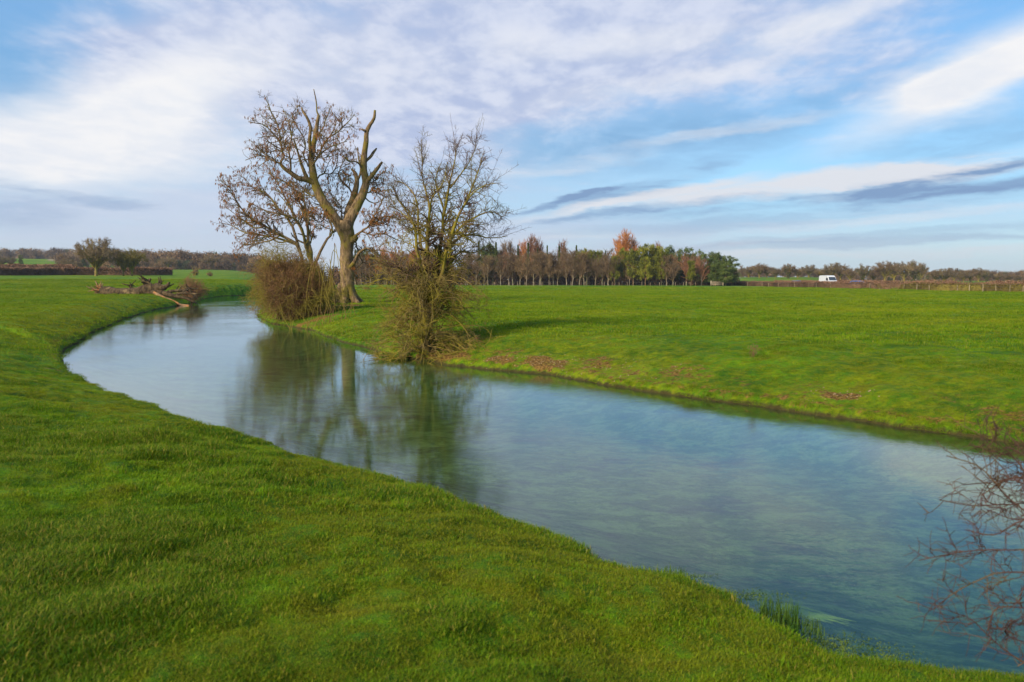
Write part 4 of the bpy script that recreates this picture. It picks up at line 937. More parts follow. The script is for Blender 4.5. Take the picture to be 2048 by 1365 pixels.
# ------------------------------------------------------------------ tree prototypes (height 10 m, base at origin)
def V3(*a): return np.array(a, float)
def proto(kind, seed):
    rng = np.random.default_rng(seed)
    def trunk_path(h, r0, r1, wob=.12, K=9, lean=.3):
        z = np.linspace(-.15, h, K); x = np.cumsum(rng.normal(size=K)) * wob * .5; y = np.cumsum(rng.normal(size=K)) * wob * .5; x -= x[0]; y -= y[0]
        return np.stack([x, y, z], 1)[None], np.linspace(r0, r1, K)[None]
    if kind == 'bare':
        t = trunk_path(9.2, .13, .03, .13)
        b1 = branch(rng, t, 60, (2.2, 4.2), (20, 46), 6, .20, .92, (0, 0, .12), .10, .5, .030, .5, .5)
        b2 = branch(rng, b1, 260, (.8, 1.9), (22, 50), 5, .15, 1, (0, 0, .22), .12, .6, .024, .6)
        b3 = branch(rng, b2, 1100, (.35, .9), (22, 50), 3, .1, 1, (0, 0, .2), .1, .7, .020, .6)
        return [('trunk', tubes([(t[0], t[1], 6)]), 'paletrunk'), ('crown', tubes([(b1[0], b1[1], 4), (b2[0], b2[1], 3), (b3[0], b3[1], 3)]), 'baretwig')]
    if kind == 'broad':      # wide rounded winter tree (ruddy)
        t = trunk_path(4.2, .2, .1, .1)
        b1 = branch(rng, t, 22, (4.0, 6.2), (15, 60), 8, .25, 1, (0, 0, .35), .10, .6, .05, .4, .2)
        b2 = branch(rng, b1, 260, (1.0, 2.2), (20, 50), 5, .25, 1, (0, 0, .2), .12, .6, .024, .6)
        b3 = branch(rng, b2, 1300, (.4, .9), (20, 50), 3, .1, 1, (0, 0, .15), .12, .7, .018, .6)
        return [('trunk', tubes([(t[0], t[1], 6)]), 'paletrunk'), ('crown', tubes([(b1[0], b1[1], 4), (b2[0], b2[1], 3), (b3[0], b3[1], 3)]), 'baretwig')]
    if kind == 'poplar':
        t = trunk_path(8.6, .2, .03, .08)
        b1 = branch(rng, t, 60, (3.0, 4.8), (14, 34), 6, .18, .95, (0, 0, .25), .07, .5, .035, .5, .6)
        b2 = branch(rng, b1, 420, (.9, 2.0), (14, 32), 5, .2, 1, (0, 0, .35), .09, .6, .026, .6)
        b3 = branch(rng, b2, 1700, (.4, 1.0), (15, 35), 3, .1, 1, (0, 0, .35), .08, .7, .020, .6)
        return [('trunk', tubes([(t[0], t[1], 6)]), 'paletrunk'), ('crown', tubes([(b1[0], b1[1], 4), (b2[0], b2[1], 3), (b3[0], b3[1], 3)]), 'orange')]
    if kind in ('pine', 'darkpine'):
        low = .22 if kind == 'pine' else .10
        t = trunk_path(9.3, .17, .04, .10)
        b1 = branch(rng, t, 84, (1.7, 3.1), (50, 85), 5, low, 1.0, (0, 0, .10), .10, .35, .03, .5, .35)
        b2 = branch(rng, b1, 260, (.4, 1.0), (25, 60), 4, .35, 1, (0, 0, .12), .12, .6, .02, .6)
        C = np.concatenate([b2[0][:, -1], b2[0][:, 2], b1[0][:, -1], b1[0][:, -2], t[0][0, -2:]])
        cl = C + rng.normal(size=C.shape) * .05
        cv, cq = cards(rng, cl, .30, .2, .45, 13, .22)
        bv, bq = tubes([(b1[0], b1[1], 4), (b2[0], b2[1], 3)])
        return [('trunk', tubes([(t[0], t[1], 6)]), 'pinetrunk'), ('branches', (bv, bq), 'pinetrunk'), ('crown', (cv, cq), kind)]
    if kind == 'spruce':
        t = trunk_path(9.8, .13, .02, .03)
        P, Rr = [], []
        for k in range(190):
            z = 2.6 + 7.1 * (k / 119) ** .9; a = k * 2.4; L = max(0.0, 10.0 - z) ** 1.1 * .27 * rng.uniform(.6, 1.2) + .08
            p = [V3(0, 0, z)]
            for j in range(1, 5): q = j / 4; p.append(V3(math.cos(a) * L * q, math.sin(a) * L * q, z - .22 * L * q + .22 * L * q * q * q))
            P.append(p); Rr.append(np.linspace(.03, .012, 5))
        P = np.array(P); Rr = np.array(Rr)
        C = np.concatenate([P[:, j] * (1 - f) + P[:, min(j + 1, 4)] * f for j in range(1, 5) for f in (0, .5)])
        cv, cq = cards(rng, C, .27, .3, .45, 6, .11)
        return [('trunk', tubes([(t[0], t[1], 6)]), 'pinetrunk'), ('branches', tubes([(P, Rr, 3)]), 'pinetrunk'), ('crown', (cv, cq), 'spruce')]
    if kind in ('oak', 'oakivy'):
        t = trunk_path(2.8, .34, .26, .06, 6)
        P, Rr = [], []
        for q in range(36):
            az = q * 2.4 + rng.normal() * .2; e = math.asin(min(.98, .12 + .86 * ((q * 7) % 36) / 35)); st = t[0][0, 3 + q % 3]; k_ = rng.uniform(.82, .96)
            en = V3(4.5 * math.cos(az) * math.cos(e) * k_, 4.5 * math.sin(az) * math.cos(e) * k_, 4.6 + 4.7 * math.sin(e) * k_)
            md = st * .45 + en * .55 + V3(0, 0, -.5 if e > .6 else .5) + rng.normal(size=3) * .35; S = smooth_path([st, md, en], 9, [.17, .10, .03]); S[1:-1, :3] += rng.normal(size=(7, 3)) * .12; P.append(S[:, :3]); Rr.append(S[:, 3])
        b1 = (np.array(P), np.array(Rr))
        b2 = branch(rng, b1, 260, (.9, 1.9), (25, 60), 7, .35, 1, (0, 0, .12), .18, .6, .055, .4)
        b3 = branch(rng, b2, 1000, (.5, 1.2), (25, 60), 5, .15, 1, (0, 0, .10), .18, .6, .030, .5)
        b4 = branch(rng, b3, 4600, (.35, .9), (25, 60), 3, .1, 1, (0, 0, .1), .15, .7, .022, .6)
        out = [('trunk', tubes([(t[0], t[1], 8), (b1[0], b1[1], 6)]), 'haw'), ('crown', tubes([(b2[0], b2[1], 4), (b3[0], b3[1], 3), (b4[0], b4[1], 3)]), 'oaktwig')]
        if kind == 'oakivy':
            C = np.concatenate([b1[0][:7, j] for j in range(1, 8)] + [np.repeat(t[0][0], 3, 0)])
            cv, cq = cards(rng, C, .35, 0, .7, 26, .38); out.append(('ivy', (cv, cq), 'fargreen'))
        return out
    if kind == 'farlump':    # far woodland crown, one unit of a wooded mass
        n = 12; c = np.stack([rng.normal(size=n) * 1.5, rng.normal(size=n) * 1.5, rng.uniform(.8, 8.6, n)], 1)
        cv, cq = cards(rng, c, .75, 0, .55, 46, .95)
        t = trunk_path(6, .25, .1, .2)
        b1 = branch(rng, t, 26, (2.5, 4.6), (15, 55), 5, .3, 1, (0, 0, .3), .12, .6, .06, .4, .2)
        b2 = branch(rng, b1, 160, (.9, 1.8), (20, 50), 4, .3, 1, (0, 0, .2), .12, .6, .04, .6)
        return [('crown', join([(cv, cq), tubes([(t[0], t[1], 5), (b1[0], b1[1], 3), (b2[0], b2[1], 3)])]), 'farwood')]
PROTO = {}
def get_proto(kind, i):
    if (kind, i) not in PROTO:
        G = proto(kind, 100 + 17 * i + sum(map(ord, kind))); zm = max(np.percentile(g[0][:, 2], 99.8) for n, g, m in G); G = [(n, (g[0] * (10.0 / zm), g[1]), m) for n, g, m in G]
        PROTO[(kind, i)] = [(n, mk_mesh(n, g[0], g[1], None, [M[m]], n != 'crown' or kind not in ('pine', 'darkpine', 'spruce', 'farlump')), m) for n, g, m in G]
    return PROTO[(kind, i)]
def plant(kind, i, pos, height, name, label, group=None, wide=1.0, rz=None, crown=None, rnd=random.Random(5)):
    r = empty(name, pos, label, 'tree', group, rnd.uniform(0, 6.28) if rz is None else rz)
    s = height / 10.0; r.scale = (s * wide, s * wide, s)
    for n, me, m in get_proto(kind, i):
        o = bpy.data.objects.new(n, me); COL.objects.link(o); o.parent = r
        if crown and n == 'crown':
            o.material_slots[0].link = 'OBJECT'; o.material_slots[0].material = M[crown]
    return r
def front_Y(px): return float(np.interp(px, [500, 700, 1000, 1250, 1400, 1480], [262, 258, 248, 240, 232, 222]))
def base(px, Y): return ground_y(px, Y, -.05)
def H(px, Y, top): b = base(px, Y); return CAMZ + (HORIZON - top) / F * Y - b.z
rn = random.Random(8)
MARKS = [(692, 'the tall tree trunk'), (860, 'the thorn tree trunk'), (978, 'the dark green pine clump'), (1067, 'the close pair of ruddy crowns'), (1124, 'the lone ruddy crown'), (1178, 'the light green flat-topped pine'), (1250, 'the tallest orange tree'), (1372, 'the broad ruddy tree')]
ORD = ['first', 'second', 'third', 'fourth', 'fifth', 'sixth', 'seventh', 'eighth', 'ninth']
def row_labels(pxs, what):
    out = {}
    for p in pxs:
        m = min(MARKS, key=lambda q: abs(q[0] - p)); side = 'left' if p < m[0] else 'right'
        same = sorted([q for q in pxs if min(MARKS, key=lambda w: abs(w[0] - q)) == m and (q < m[0]) == (p < m[0])], key=lambda q: abs(q - m[0]))
        out[p] = f'{what}, {ORD[same.index(p)]} to the {side} of {m[1]}'
    return out
# --- front row of slender pale-trunked trees
FRONT = [712, 724, 741, 757, 775, 783, 805, 930, 936, 952, 968, 975, 987, 1002, 1020, 1026, 1040, 1053, 1066, 1078, 1083, 1096, 1105, 1116, 1133, 1144, 1158, 1168, 1173, 1190, 1206, 1231, 1257, 1331, 1346]
FL = row_labels(FRONT, 'slender front-row tree')
for px in FRONT:
    Y = front_Y(px) + rn.uniform(0, 3); top = rn.uniform(502, 517)
    plant('bare', rn.randrange(4), base(px + rn.uniform(-2, 2), Y), H(px, Y, top), 'bare_tree', FL[px], 'pale-trunked trees along the plantation front', rn.uniform(1.0, 1.35))
# --- inner rows
for k in range(60):
    px = rn.uniform(690, 1215); Y = front_Y(px) + rn.uniform(5, 34); top = rn.uniform(497, 510)
    plant('bare', rn.randrange(4), base(px, Y), H(px, Y, top), 'bare_tree', 'dark bare tree crowded inside the plantation behind the front row', 'bare trees inside the plantation', rn.uniform(1.25, 1.7), crown='redtwig' if rn.random() < .35 else None)
for k in range(16):
    px = rn.uniform(1225, 1440); Y = front_Y(px) + rn.uniform(10, 30); top = rn.uniform(505, 520)
    plant('bare', rn.randrange(4), base(px, Y), H(px, Y, top), 'bare_tree', 'dark bare tree crowded inside the plantation behind the front row', 'bare trees inside the plantation', rn.uniform(1.0, 1.3))
for (px, top, w, dy, lab) in [(1216, 506, 1.05, 0, 'broad rounded bare tree in the plantation front below the tall orange tree'), (1372, 507, 1.0, 2, 'broad ruddy bare tree among pines near the right of the plantation'), (1402, 513, .9, 1, 'reddish rounded bare tree just left of the dark end pines'), (1345, 521, .7, -1, 'low spreading bare tree with pale trunk between two pines'), (860, 512, 1.0, 2, 'broad bare tree behind the thorn tree at the plantation edge')]:
    Y = front_Y(px) + dy; plant('broad', rn.randrange(2), base(px, Y), H(px, Y, top), 'broad_tree', lab, None, w, crown='redtwig' if 'ruddy' in lab or 'reddish' in lab else None)
for (px, top, w, dy, lab, cr) in [
    (1250, 460, .98, 22, 'tallest bright orange tree standing above the middle of the plantation', None),
    (1238, 474, .75, 26, 'orange crown leaning against the left side of the tallest orange tree', None),
    (1266, 476, .7, 25, 'orange crown against the right side of the tallest orange tree', None),
    (1046, 480, .75, 22, 'round orange crown left of the twin ruddy tops above the plantation', None),
    (1062, 470, .55, 24, 'narrow tall ruddy crown, left of a close pair above the plantation', 'redtwig'),
    (1072, 471, .55, 22, 'narrow tall ruddy crown, right of a close pair above the plantation', 'redtwig'),
    (1080, 484, .6, 24, 'lower ruddy crown right of the close pair above the plantation', 'redtwig'),
    (1124, 480, .7, 22, 'lone round ruddy crown rising behind dark spruces', 'redtwig'),
    (1315, 484, .6, 26, 'ruddy tip showing over the green pines right of the orange tree', 'redtwig'),
    (770, 492, .7, 8, 'orange-twigged tree behind the gap between tall tree and thorn tree', None),
    (788, 500, .7, 3, 'lower orange-twigged tree close to the left side of the thorn tree', None),
    (828, 496, .6, 14, 'orange-twigged tree seen through the thorn tree', None),
    (1008, 482, .6, 16, 'pale wispy upright tree right of the dark green pine clump', 'baretwig'),
    (1022, 480, .6, 18, 'pale wispy upright tree next to the orange crown', 'baretwig')]:
    Y = front_Y(px) + dy; plant('poplar', rn.randrange(2), base(px, Y), H(px, Y, top), 'orange_tree', lab, None, w * 1.45, crown=cr)
for (px, top, w, dy, lab) in [
    (1036, 491, .8, 12, 'dark spruce under the round orange crown'), (1056, 487, .85, 12, 'dark spruce below the close pair of ruddy crowns'), (1075, 497, .7, 14, 'short dark spruce right of the close ruddy pair'),
    (1094, 492, .7, 10, 'thin dark spruce spire left of the lone ruddy crown'), (1118, 493, 1.0, 8, 'broad dark spruce in front of the lone ruddy crown'), (1152, 492, .8, 8, 'dark spruce spire at the left edge of the light green pines'),
    (992, 486, .9, 12, 'dark spruce at the right of the dark green pine clump'), (958, 484, .9, 12, 'dark spruce at the left of the dark green pine clump'), (878, 490, .9, 14, 'dark spruce showing through the thorn tree crown'), (1210, 502, .6, 12, 'small dark spruce just left of the tallest orange tree'), (712, 500, .8, 10, 'dark spruce close behind the tall tree trunk')]:
    Y = front_Y(px) + dy; plant('spruce', rn.randrange(2), base(px, Y), H(px, Y, top), 'spruce_tree', lab, None, w)
for (px, top, w, dy, k, lab) in [
    (972, 487, 1.0, 12, 'darkpine', 'spreading dark green pine, left of the clump of pines over the bare row'), (984, 489, .9, 14, 'darkpine', 'spreading dark green pine, right of the clump over the bare row'),
    (738, 496, 1.0, 12, 'darkpine', 'dark pine behind the gap right of the tall tree'), (722, 500, .9, 16, 'darkpine', 'dark pine immediately right of the tall tree trunk'), (760, 503, .8, 16, 'darkpine', 'low dark pine left of the orange-twigged trees'),
    (1162, 502, .8, 6, 'pine', 'light green pine beside the dark spruce spire'), (1178, 499, .9, 6, 'pine', 'light green flat-topped pine over pale trunks'), (1194, 502, .8, 7, 'pine', 'light green pine right of the flat-topped pine'),
    (1228, 512, .75, -1, 'pine', 'slim front pine with boughs to the ground left of the big pines'), (1243, 497, .9, 3, 'pine', 'yellow-green pine directly under the tallest orange tree'), (1266, 500, 1.0, 0, 'pine', 'yellow-green front pine right of the orange tree base'),
    (1283, 494, 1.0, 4, 'pine', 'tall green pine just right of the tallest orange tree'), (1297, 489, 1.0, 6, 'pine', 'highest green pine of the right half of the plantation'), (1290, 514, 1.0, -3, 'pine', 'wide low-boughed pine at the field edge under the highest pine'),
    (1312, 491, .9, 8, 'pine', 'green pine right of the highest pine'), (1322, 499, .9, 2, 'pine', 'green pine above the pale forked tree'), (1336, 493, .9, 9, 'darkpine', 'dull green pine above the ruddy tip'), (1350, 497, .9, 10, 'darkpine', 'dull green pine behind the broad ruddy tree'),
    (1366, 499, .9, 14, 'darkpine', 'dark pine peeping over the broad ruddy tree'), (1383, 521, .8, -3, 'pine', 'short bright pine in front of the broad ruddy tree'), (1376, 496, .7, 16, 'darkpine', 'pointed dark pine over the ruddy crowns'), (1392, 501, .9, 14, 'darkpine', 'dark pine behind the reddish rounded tree'),
    (1412, 507, 1.1, 6, 'darkpine', 'dark pine, leftmost of the dense clump ending the plantation'), (1426, 505, 1.1, 8, 'darkpine', 'tallest dark pine of the dense end clump'), (1438, 509, 1.2, 3, 'darkpine', 'dark bushy pine at the front of the dense end clump'), (1450, 512, 1.2, 5, 'darkpine', 'dark bushy pine second from the right end of the plantation'),
    (1462, 517, 1.25, 2, 'darkpine', 'rounded dark pine at the very right end of the plantation'), (1430, 524, 1.3, -2, 'darkpine', 'low dark pine filling the foot of the end clump'), (1450, 528, 1.4, -3, 'darkpine', 'lowest dark pine near the gate at the plantation corner')]:
    Y = front_Y(px) + dy; plant(k, rn.randrange(3), base(px, Y), H(px, Y, top), 'pine_tree', lab, None, w)
# --- undergrowth inside the plantation
def undergrowth():
    rng = np.random.default_rng(5); n = 5200
    px = rng.uniform(660, 1470, n); Y = np.array([front_Y(p) for p in px]) + rng.uniform(6, 44, n); x = (px - CX) / F * Y
    z = terrain(x, Y) + rng.random(n) ** 1.3 * np.interp(Y, [225, 300], [1.5, 6.5])
    V, Q = cards(rng, np.stack([x, Y, z], 1), .75, 0, .5, 14, .5)
    o = link('undergrowth', mk_mesh('undergrowth', V, Q, None, [M['hedge']])); tag(o, 'dark brown scrub on the floor of the plantation', 'undergrowth', kind='stuff')
undergrowth()
# ------------------------------------------------------------------ fences
def fence(name, label, pxs, Yf, hgt, wires=(.35, .7, 1.0)):
    P = [base(px, Yf(px)) for px in pxs]; root = empty(name, P[0], label, 'fence'); loc = np.array(root.location)
    def post_mesh(r):
        rr = .045
        a = [(-rr, -rr), (rr, -rr), (rr, rr), (-rr, rr)]; V = []
        for z, s in ((-.2, 1.05), (hgt * .97, .95), (hgt, .6)): V += [(x * s, y * s, z) for x, y in a]
        Q = [(i + 4 * k, (i + 1) % 4 + 4 * k, (i + 1) % 4 + 4 * k + 4, i + 4 * k + 4) for k in range(2) for i in range(4)] + [(8, 9, 10, 11)]
        return mk_mesh('post', V, Q, None, [M['post']])
    me = post_mesh(0)
    for p in P:
        o = link('post', me, root, Vector(p) - root.location); o.rotation_euler = (rn.uniform(-.06, .06), rn.uniform(-.06, .06), rn.uniform(0, 1.5)); o.scale = (rn.uniform(.8, 1.3),) * 2 + (rn.uniform(.85, 1.12),)
    W = []
    for h in wires: W.append(np.array([[p.x, p.y + .07, p.z + h * hgt] for p in P]) - loc)
    V, Q = tubes([(np.array(W), np.full((len(W), len(P)), .006), 3)]); link('wire', mk_mesh('wire', V, Q, None, [M['wire']]), root)
fence('plantation_fence', 'post and wire fence along the foot of the plantation', [712, 742, 770, 800, 906, 932, 960, 990, 1017, 1035, 1050, 1068, 1085, 1100, 1115, 1133, 1142, 1170, 1190, 1208, 1224, 1238, 1254, 1266, 1283, 1300, 1318, 1333, 1350, 1366, 1380, 1390], lambda p: front_Y(p) - 4, 1.15)
_hp = offset_line(HA, -1.5)
hy = lambda px: float(np.interp(px, [CX + F * p.x / p.y for p in _hp], [v.y for v in _hp]))
fence('hedge_fence', 'line of weathered fence posts in front of the right-hand hedge', [1494, 1523, 1536, 1556, 1575, 1588, 1616, 1631, 1660, 1675, 1687, 1707, 1723, 1738, 1758, 1779, 1806, 1832, 1857, 1883, 1913, 1937, 1964, 1990, 2018, 2044], hy, 1.15)
def gate(px0, px1, Y, label):
    a = base(px0, Y); b = base(px1, Y); root = empty('field_gate', a, label, 'gate'); d = b - a; L = math.hypot(d.x, d.y); root.rotation_euler = (0, 0, math.atan2(d.y, d.x))
    def bx(x0, x1, z0, z1, t=.05):
        V = [(x, y, z) for x in (x0, x1) for y in (-t, t) for z in (z0, z1)]; return np.array(V, float), np.array([(0, 1, 3, 2), (4, 6, 7, 5), (0, 4, 5, 1), (2, 3, 7, 6), (0, 2, 6, 4), (1, 5, 7, 3)])
    for x in (0, L): V, Q = bx(x - .10, x + .10, -.1, 1.5, .10); link('gate_post', mk_mesh('gate_post', V, Q, None, [M['wood']]), root)
    for z in (.35, .62, .9, 1.15): V, Q = bx(.12, L - .12, z - .05, z + .05, .03); link('rail', mk_mesh('rail', V, Q, None, [M['wood']]), root)
gate(1421, 1445, 222, 'pale timber field gate at the corner between plantation and hedge')
# ------------------------------------------------------------------ hedges
def hedge(name, label, pts, w, h, n, m, seed, size=.28, top_m=None):
    rng = np.random.default_rng(seed); S = smooth_path([(p.x, p.y, 0) for p in pts], 60)
    seg = np.linalg.norm(np.diff(S, axis=0), axis=1); cum = np.concatenate([[0], np.cumsum(seg)]); L = cum[-1]
    u = rng.random(n) * L; X = np.interp(u, cum, S[:, 0]); Yy = np.interp(u, cum, S[:, 1]); i = np.clip(np.searchsorted(cum, u) - 1, 0, len(seg) - 1)
    t = (S[i + 1] - S[i]); t /= np.linalg.norm(t, axis=1)[:, None]; nx, ny = -t[:, 1], t[:, 0]
    q = rng.normal(size=n) * w * .33; hh = h * (1 + .35 * fbm(u * .35, u * 0, 3, seed)) ; zt = rng.random(n) ** .7 * hh
    x = X + nx * q; y = Yy + ny * q; z = terrain(x, y) + zt
    V, Q = cards(rng, np.stack([x, y, z], 1), size, 0, .35)
    k = 200; uu = np.linspace(0, L, k); cx_ = np.interp(uu, cum, S[:, 0]); cy_ = np.interp(uu, cum, S[:, 1]); j = np.clip(np.searchsorted(cum, uu) - 1, 0, len(seg) - 1)
    tt = (S[j + 1] - S[j]); tt /= np.linalg.norm(tt, axis=1)[:, None]; prof = [(-.34, -.1), (-.36, .45), (-.24, .8), (.24, .8), (.36, .45), (.34, -.1)]
    gzz = terrain(cx_, cy_); hv = h * (1 + .35 * fbm(uu * .35, uu * 0, 3, seed))
    R_ = np.stack([np.stack([cx_ - tt[:, 1] * a * w, cy_ + tt[:, 0] * a * w, gzz + b * hv + rng.normal(size=k) * .05], 1) for a, b in prof], 1); id_ = np.arange(k * 6).reshape(k, 6)
    Qc = np.stack([id_[:-1, :-1], id_[1:, :-1], id_[1:, 1:], id_[:-1, 1:]], -1).reshape(-1, 4)
    V, Q2 = join([(R_.reshape(-1, 3), Qc), (V, Q)])
    root = empty(name, Vector(S[0]), label, 'hedge')
    link('foliage', mk_mesh('foliage', V - S[0], Q2, None, [M[m]]), root)
    if top_m:
        sel = rng.random(n) < .35; zt2 = terrain(x, y) + hh * rng.uniform(.85, 1.12, n); V2, Q3 = cards(rng, np.stack([x, y, zt2], 1)[sel], size, 0, .3)
        link('twig_tips', mk_mesh('twig_tips', V2 - S[0], Q3, None, [M[top_m]]), root)
hedge('roadside_hedge', 'low brown trimmed hedge with the white van behind it', HA[:4], 1.5, 1.2, 22000, 'hedge', 3, .26, 'hedgered')
hedge('roadside_hedge', 'olive-green low hedge continuing to the right edge', [HA[3], HA[4], HA[5], HA[6], HA[7]], 1.4, 1.2, 22000, 'hedgegreen', 4, .24, 'hedgered')
hedge('far_roadside_hedge', 'reddish hedge top on the far side of the road', offset_line(HA, 13.5), 1.6, 1.45, 22000, 'hedge', 6, .30, 'hedgered')
LH = [hit(px, py) for px, py in [(-180, 552), (0, 551.5), (90, 551), (180, 551), (270, 550.5), (343, 550.5)]]
hedge('field_hedge', 'long dark trimmed hedge across the far left meadow', LH, 2.2, 2.0, 30000, 'hedge', 7, .42, 'hedgered')
LH2 = [p * 1.0 for p in offset_line(LH[:4], 14)]
hedge('outer_field_hedge', 'taller ruddy hedge behind the dark hedge at the far left', LH2, 3.0, 2.9, 18000, 'hedgered', 9, .5)
# ------------------------------------------------------------------ left meadow trees
def left_tree(kind, i, px, by, top, lab, wide=1.0, crown=None, name='field_tree', rz=None):
    h = hit(px, by, 60); Y = h.y; ht = (CAMZ + (HORIZON - top) / F * Y) - h.z
    return plant(kind, i, h - Vector((0, 0, .1)), ht, name, lab, None, wide, rz, crown)
left_tree('oak', 1, 192, 552.5, 475, 'tall round-crowned bare oak, largest tree of the far left meadow', 1.15, None, 'oak_tree')
left_tree('oak', 2, 247, 552.5, 504, 'small olive-crowned tree just right of the large bare oak', 1.0, 'mosstwig', 'oak_tree')
left_tree('oak', 0, 264, 552.5, 497, 'slightly taller mossy tree, right of the olive-crowned tree beside the oak', 1.15, 'mosstwig', 'oak_tree')
for (px, Y, top, w, kind, i, lab, cr) in [
    (46, 420, 511, .8, 'darkpine', 0, 'lone dark green conifer behind the far left hedge', None),
    (8, 420, 511, 1.1, 'oak', 2, 'bare tree at the left edge of the picture behind the hedge', None),
    (25, 430, 513, 1.0, 'oak', 1, 'bare tree between the left edge and the lone conifer', None),
    (138, 380, 517, 1.2, 'oak', 3, 'rounded bare tree behind the hedge left of the large oak', None),
    (158, 390, 522, 1.1, 'oak', 1, 'low bare tree partly behind the large oak on its left', None),
    (340, 480, 512, 1.3, 'oak', 2, 'rounded brown tree in front of the far wood, right of the mossy pair', None),
    (362, 500, 520, 1.1, 'oak', 0, 'smaller brown tree beside the rounded brown tree before the far wood', None),
    (424, 490, 510, 1.5, 'oak', 3, 'widest domed brown tree standing in front of the far wood', None),
    (455, 510, 516, 1.2, 'oak', 1, 'brown tree at the right of the domed tree before the far wood', None)]:
    b = base(px, Y); plant(kind, i % 3, b, H(px, Y, top), 'field_tree', lab, None, w, None, cr)
# ------------------------------------------------------------------ right-hand far trees
RT = [(1481, 529, 1.0, 'bare'), (1496, 534, 1.2, 'oak'), (1517, 527, 1.1, 'oak'), (1532, 533, 1.1, 'oak'), (1549, 536, 1.3, 'oak'), (1575, 528, .9, 'oakivy'), (1594, 538, 1.2, 'oak'), (1615, 530, 1.2, 'oak'), (1638, 538, 1.2, 'oak'), (1661, 526, 1.0, 'oak'), (1679, 527, 1.1, 'oak'), (1698, 537, 1.1, 'oak'), (1723, 528, .8, 'oakivy'), (1745, 540, 1.1, 'oak'), (1767, 523, 1.1, 'oak'), (1786, 525, 1.1, 'oak'), (1806, 524, 1.1, 'oak'), (1825, 521, .8, 'oakivy'), (1839, 527, .7, 'oakivy'), (1868, 540, 1.4, 'oak'), (1885, 537, 1.4, 'oak'), (1906, 536, 1.1, 'oak'), (1925, 542, 1.3, 'oak'), (1938, 540, 1.0, 'oak'), (1954, 536, 1.1, 'oak'), (1971, 542, .9, 'oakivy'), (1991, 546, 1.1, 'oak'), (2014, 550, 1.3, 'oak'), (2034, 551, 1.3, 'oak')]
RL = ['thin pale bare tree against the right end of the dark pines', 'low rounded bare tree next to the pines end, above the green slope', 'tall paired-crown bare tree standing on the small green slope', 'bare tree on the right part of the green slope, beside the paired crown', 'round low bare tree above the right foot of the green slope', 'narrow ivy-clad tree with a tufted top left of the van',
      'low brown tree left of the van behind the blue car roof', 'broad pale brown tree up and left of the white van', 'low tree directly above the white van', 'tall brown tree just right above the van roof', 'domed brown tree right of the tall one beside the van', 'low tree between the van trees and the forked ivy tree', 'thin forked tree with green ivy near the second blue car', 'low tree filling the gap left of the large right-hand clump',
      'leftmost tree of the large right-hand clump', 'second crown of the large right-hand clump, pale and round', 'third crown of the large right-hand clump, left of the dark ivy', 'dark ivy-covered tree topping the large right-hand clump', 'smaller ivy-covered tree at the right end of the large clump', 'wide low brown tree following the ivy-covered pair',
      'wide rounded brown tree, second after the ivy-covered pair', 'small upright-topped tree on the right skyline', 'low hazy tree before the dark rounded tree at the right', 'pale slender tree left of the dark rounded tree at the right', 'dark rounded tree on the right skyline', 'little ivy-dark tree hugging the dark rounded one', 'small lone crown on the low skyline near the right edge', 'very low tree second from the right edge of the skyline', 'very low tree at the right edge of the skyline']
for (px, top, w, kind), lab in zip(RT, RL):
    Y = 400 + rn.uniform(-15, 40); b = base(px, Y); plant(kind, rn.randrange(3), b, H(px, Y, top), 'far_tree', lab, None, w * 1.15, None, rn.choice([None, None, 'baretwig']))
# ------------------------------------------------------------------ far woods (masses)
def far_wood(name, label, specs, seed):
    rng = np.random.default_rng(seed); src = [source('wood_crown', get_proto('farlump', i)[0][1]) for i in range(3)]
    me = src[2].data.copy(); me.materials.clear(); me.materials.append(M['fargreen']); src.append(source('wood_crown', me))
    P, S = [], []
    for (pa, pb, Ya, Yb, n, h0, h1) in specs:
        px = rng.uniform(pa, pb, n); Y = rng.uniform(Ya, Yb, n); x = (px - CX) / F * Y
        P.append(np.stack([x, Y, terrain(x, Y) - .2], 1)); S.append(rng.uniform(h0, h1, n) / 9.5 * (1 + .35 * fbm(px / 30., px * 0, 3, seed)))
    P = np.concatenate(P); S = np.concatenate(S); n = len(P)
    o = scatter_object(name, P, S, rng.random(n) * 6.28, np.where(rng.random(n) < .12, 3, rng.integers(0, 3, n)), src)
    tag(o, label, 'woodland', kind='stuff')
far_wood('hillside_wood', 'brown winter woodland along the left skyline', [(270, 640, 520, 640, 420, 8, 12.5), (-260, 300, 800, 900, 380, 8, 13), (270, 520, 480, 520, 90, 4, 6.5), (120, 300, 430, 560, 60, 5, 8)], 3)
far_wood('distant_wood', 'low brown woodland along the right skyline', [(1440, 2400, 520, 640, 520, 5, 7.5), (1640, 2400, 450, 520, 160, 3, 5.5)], 4)
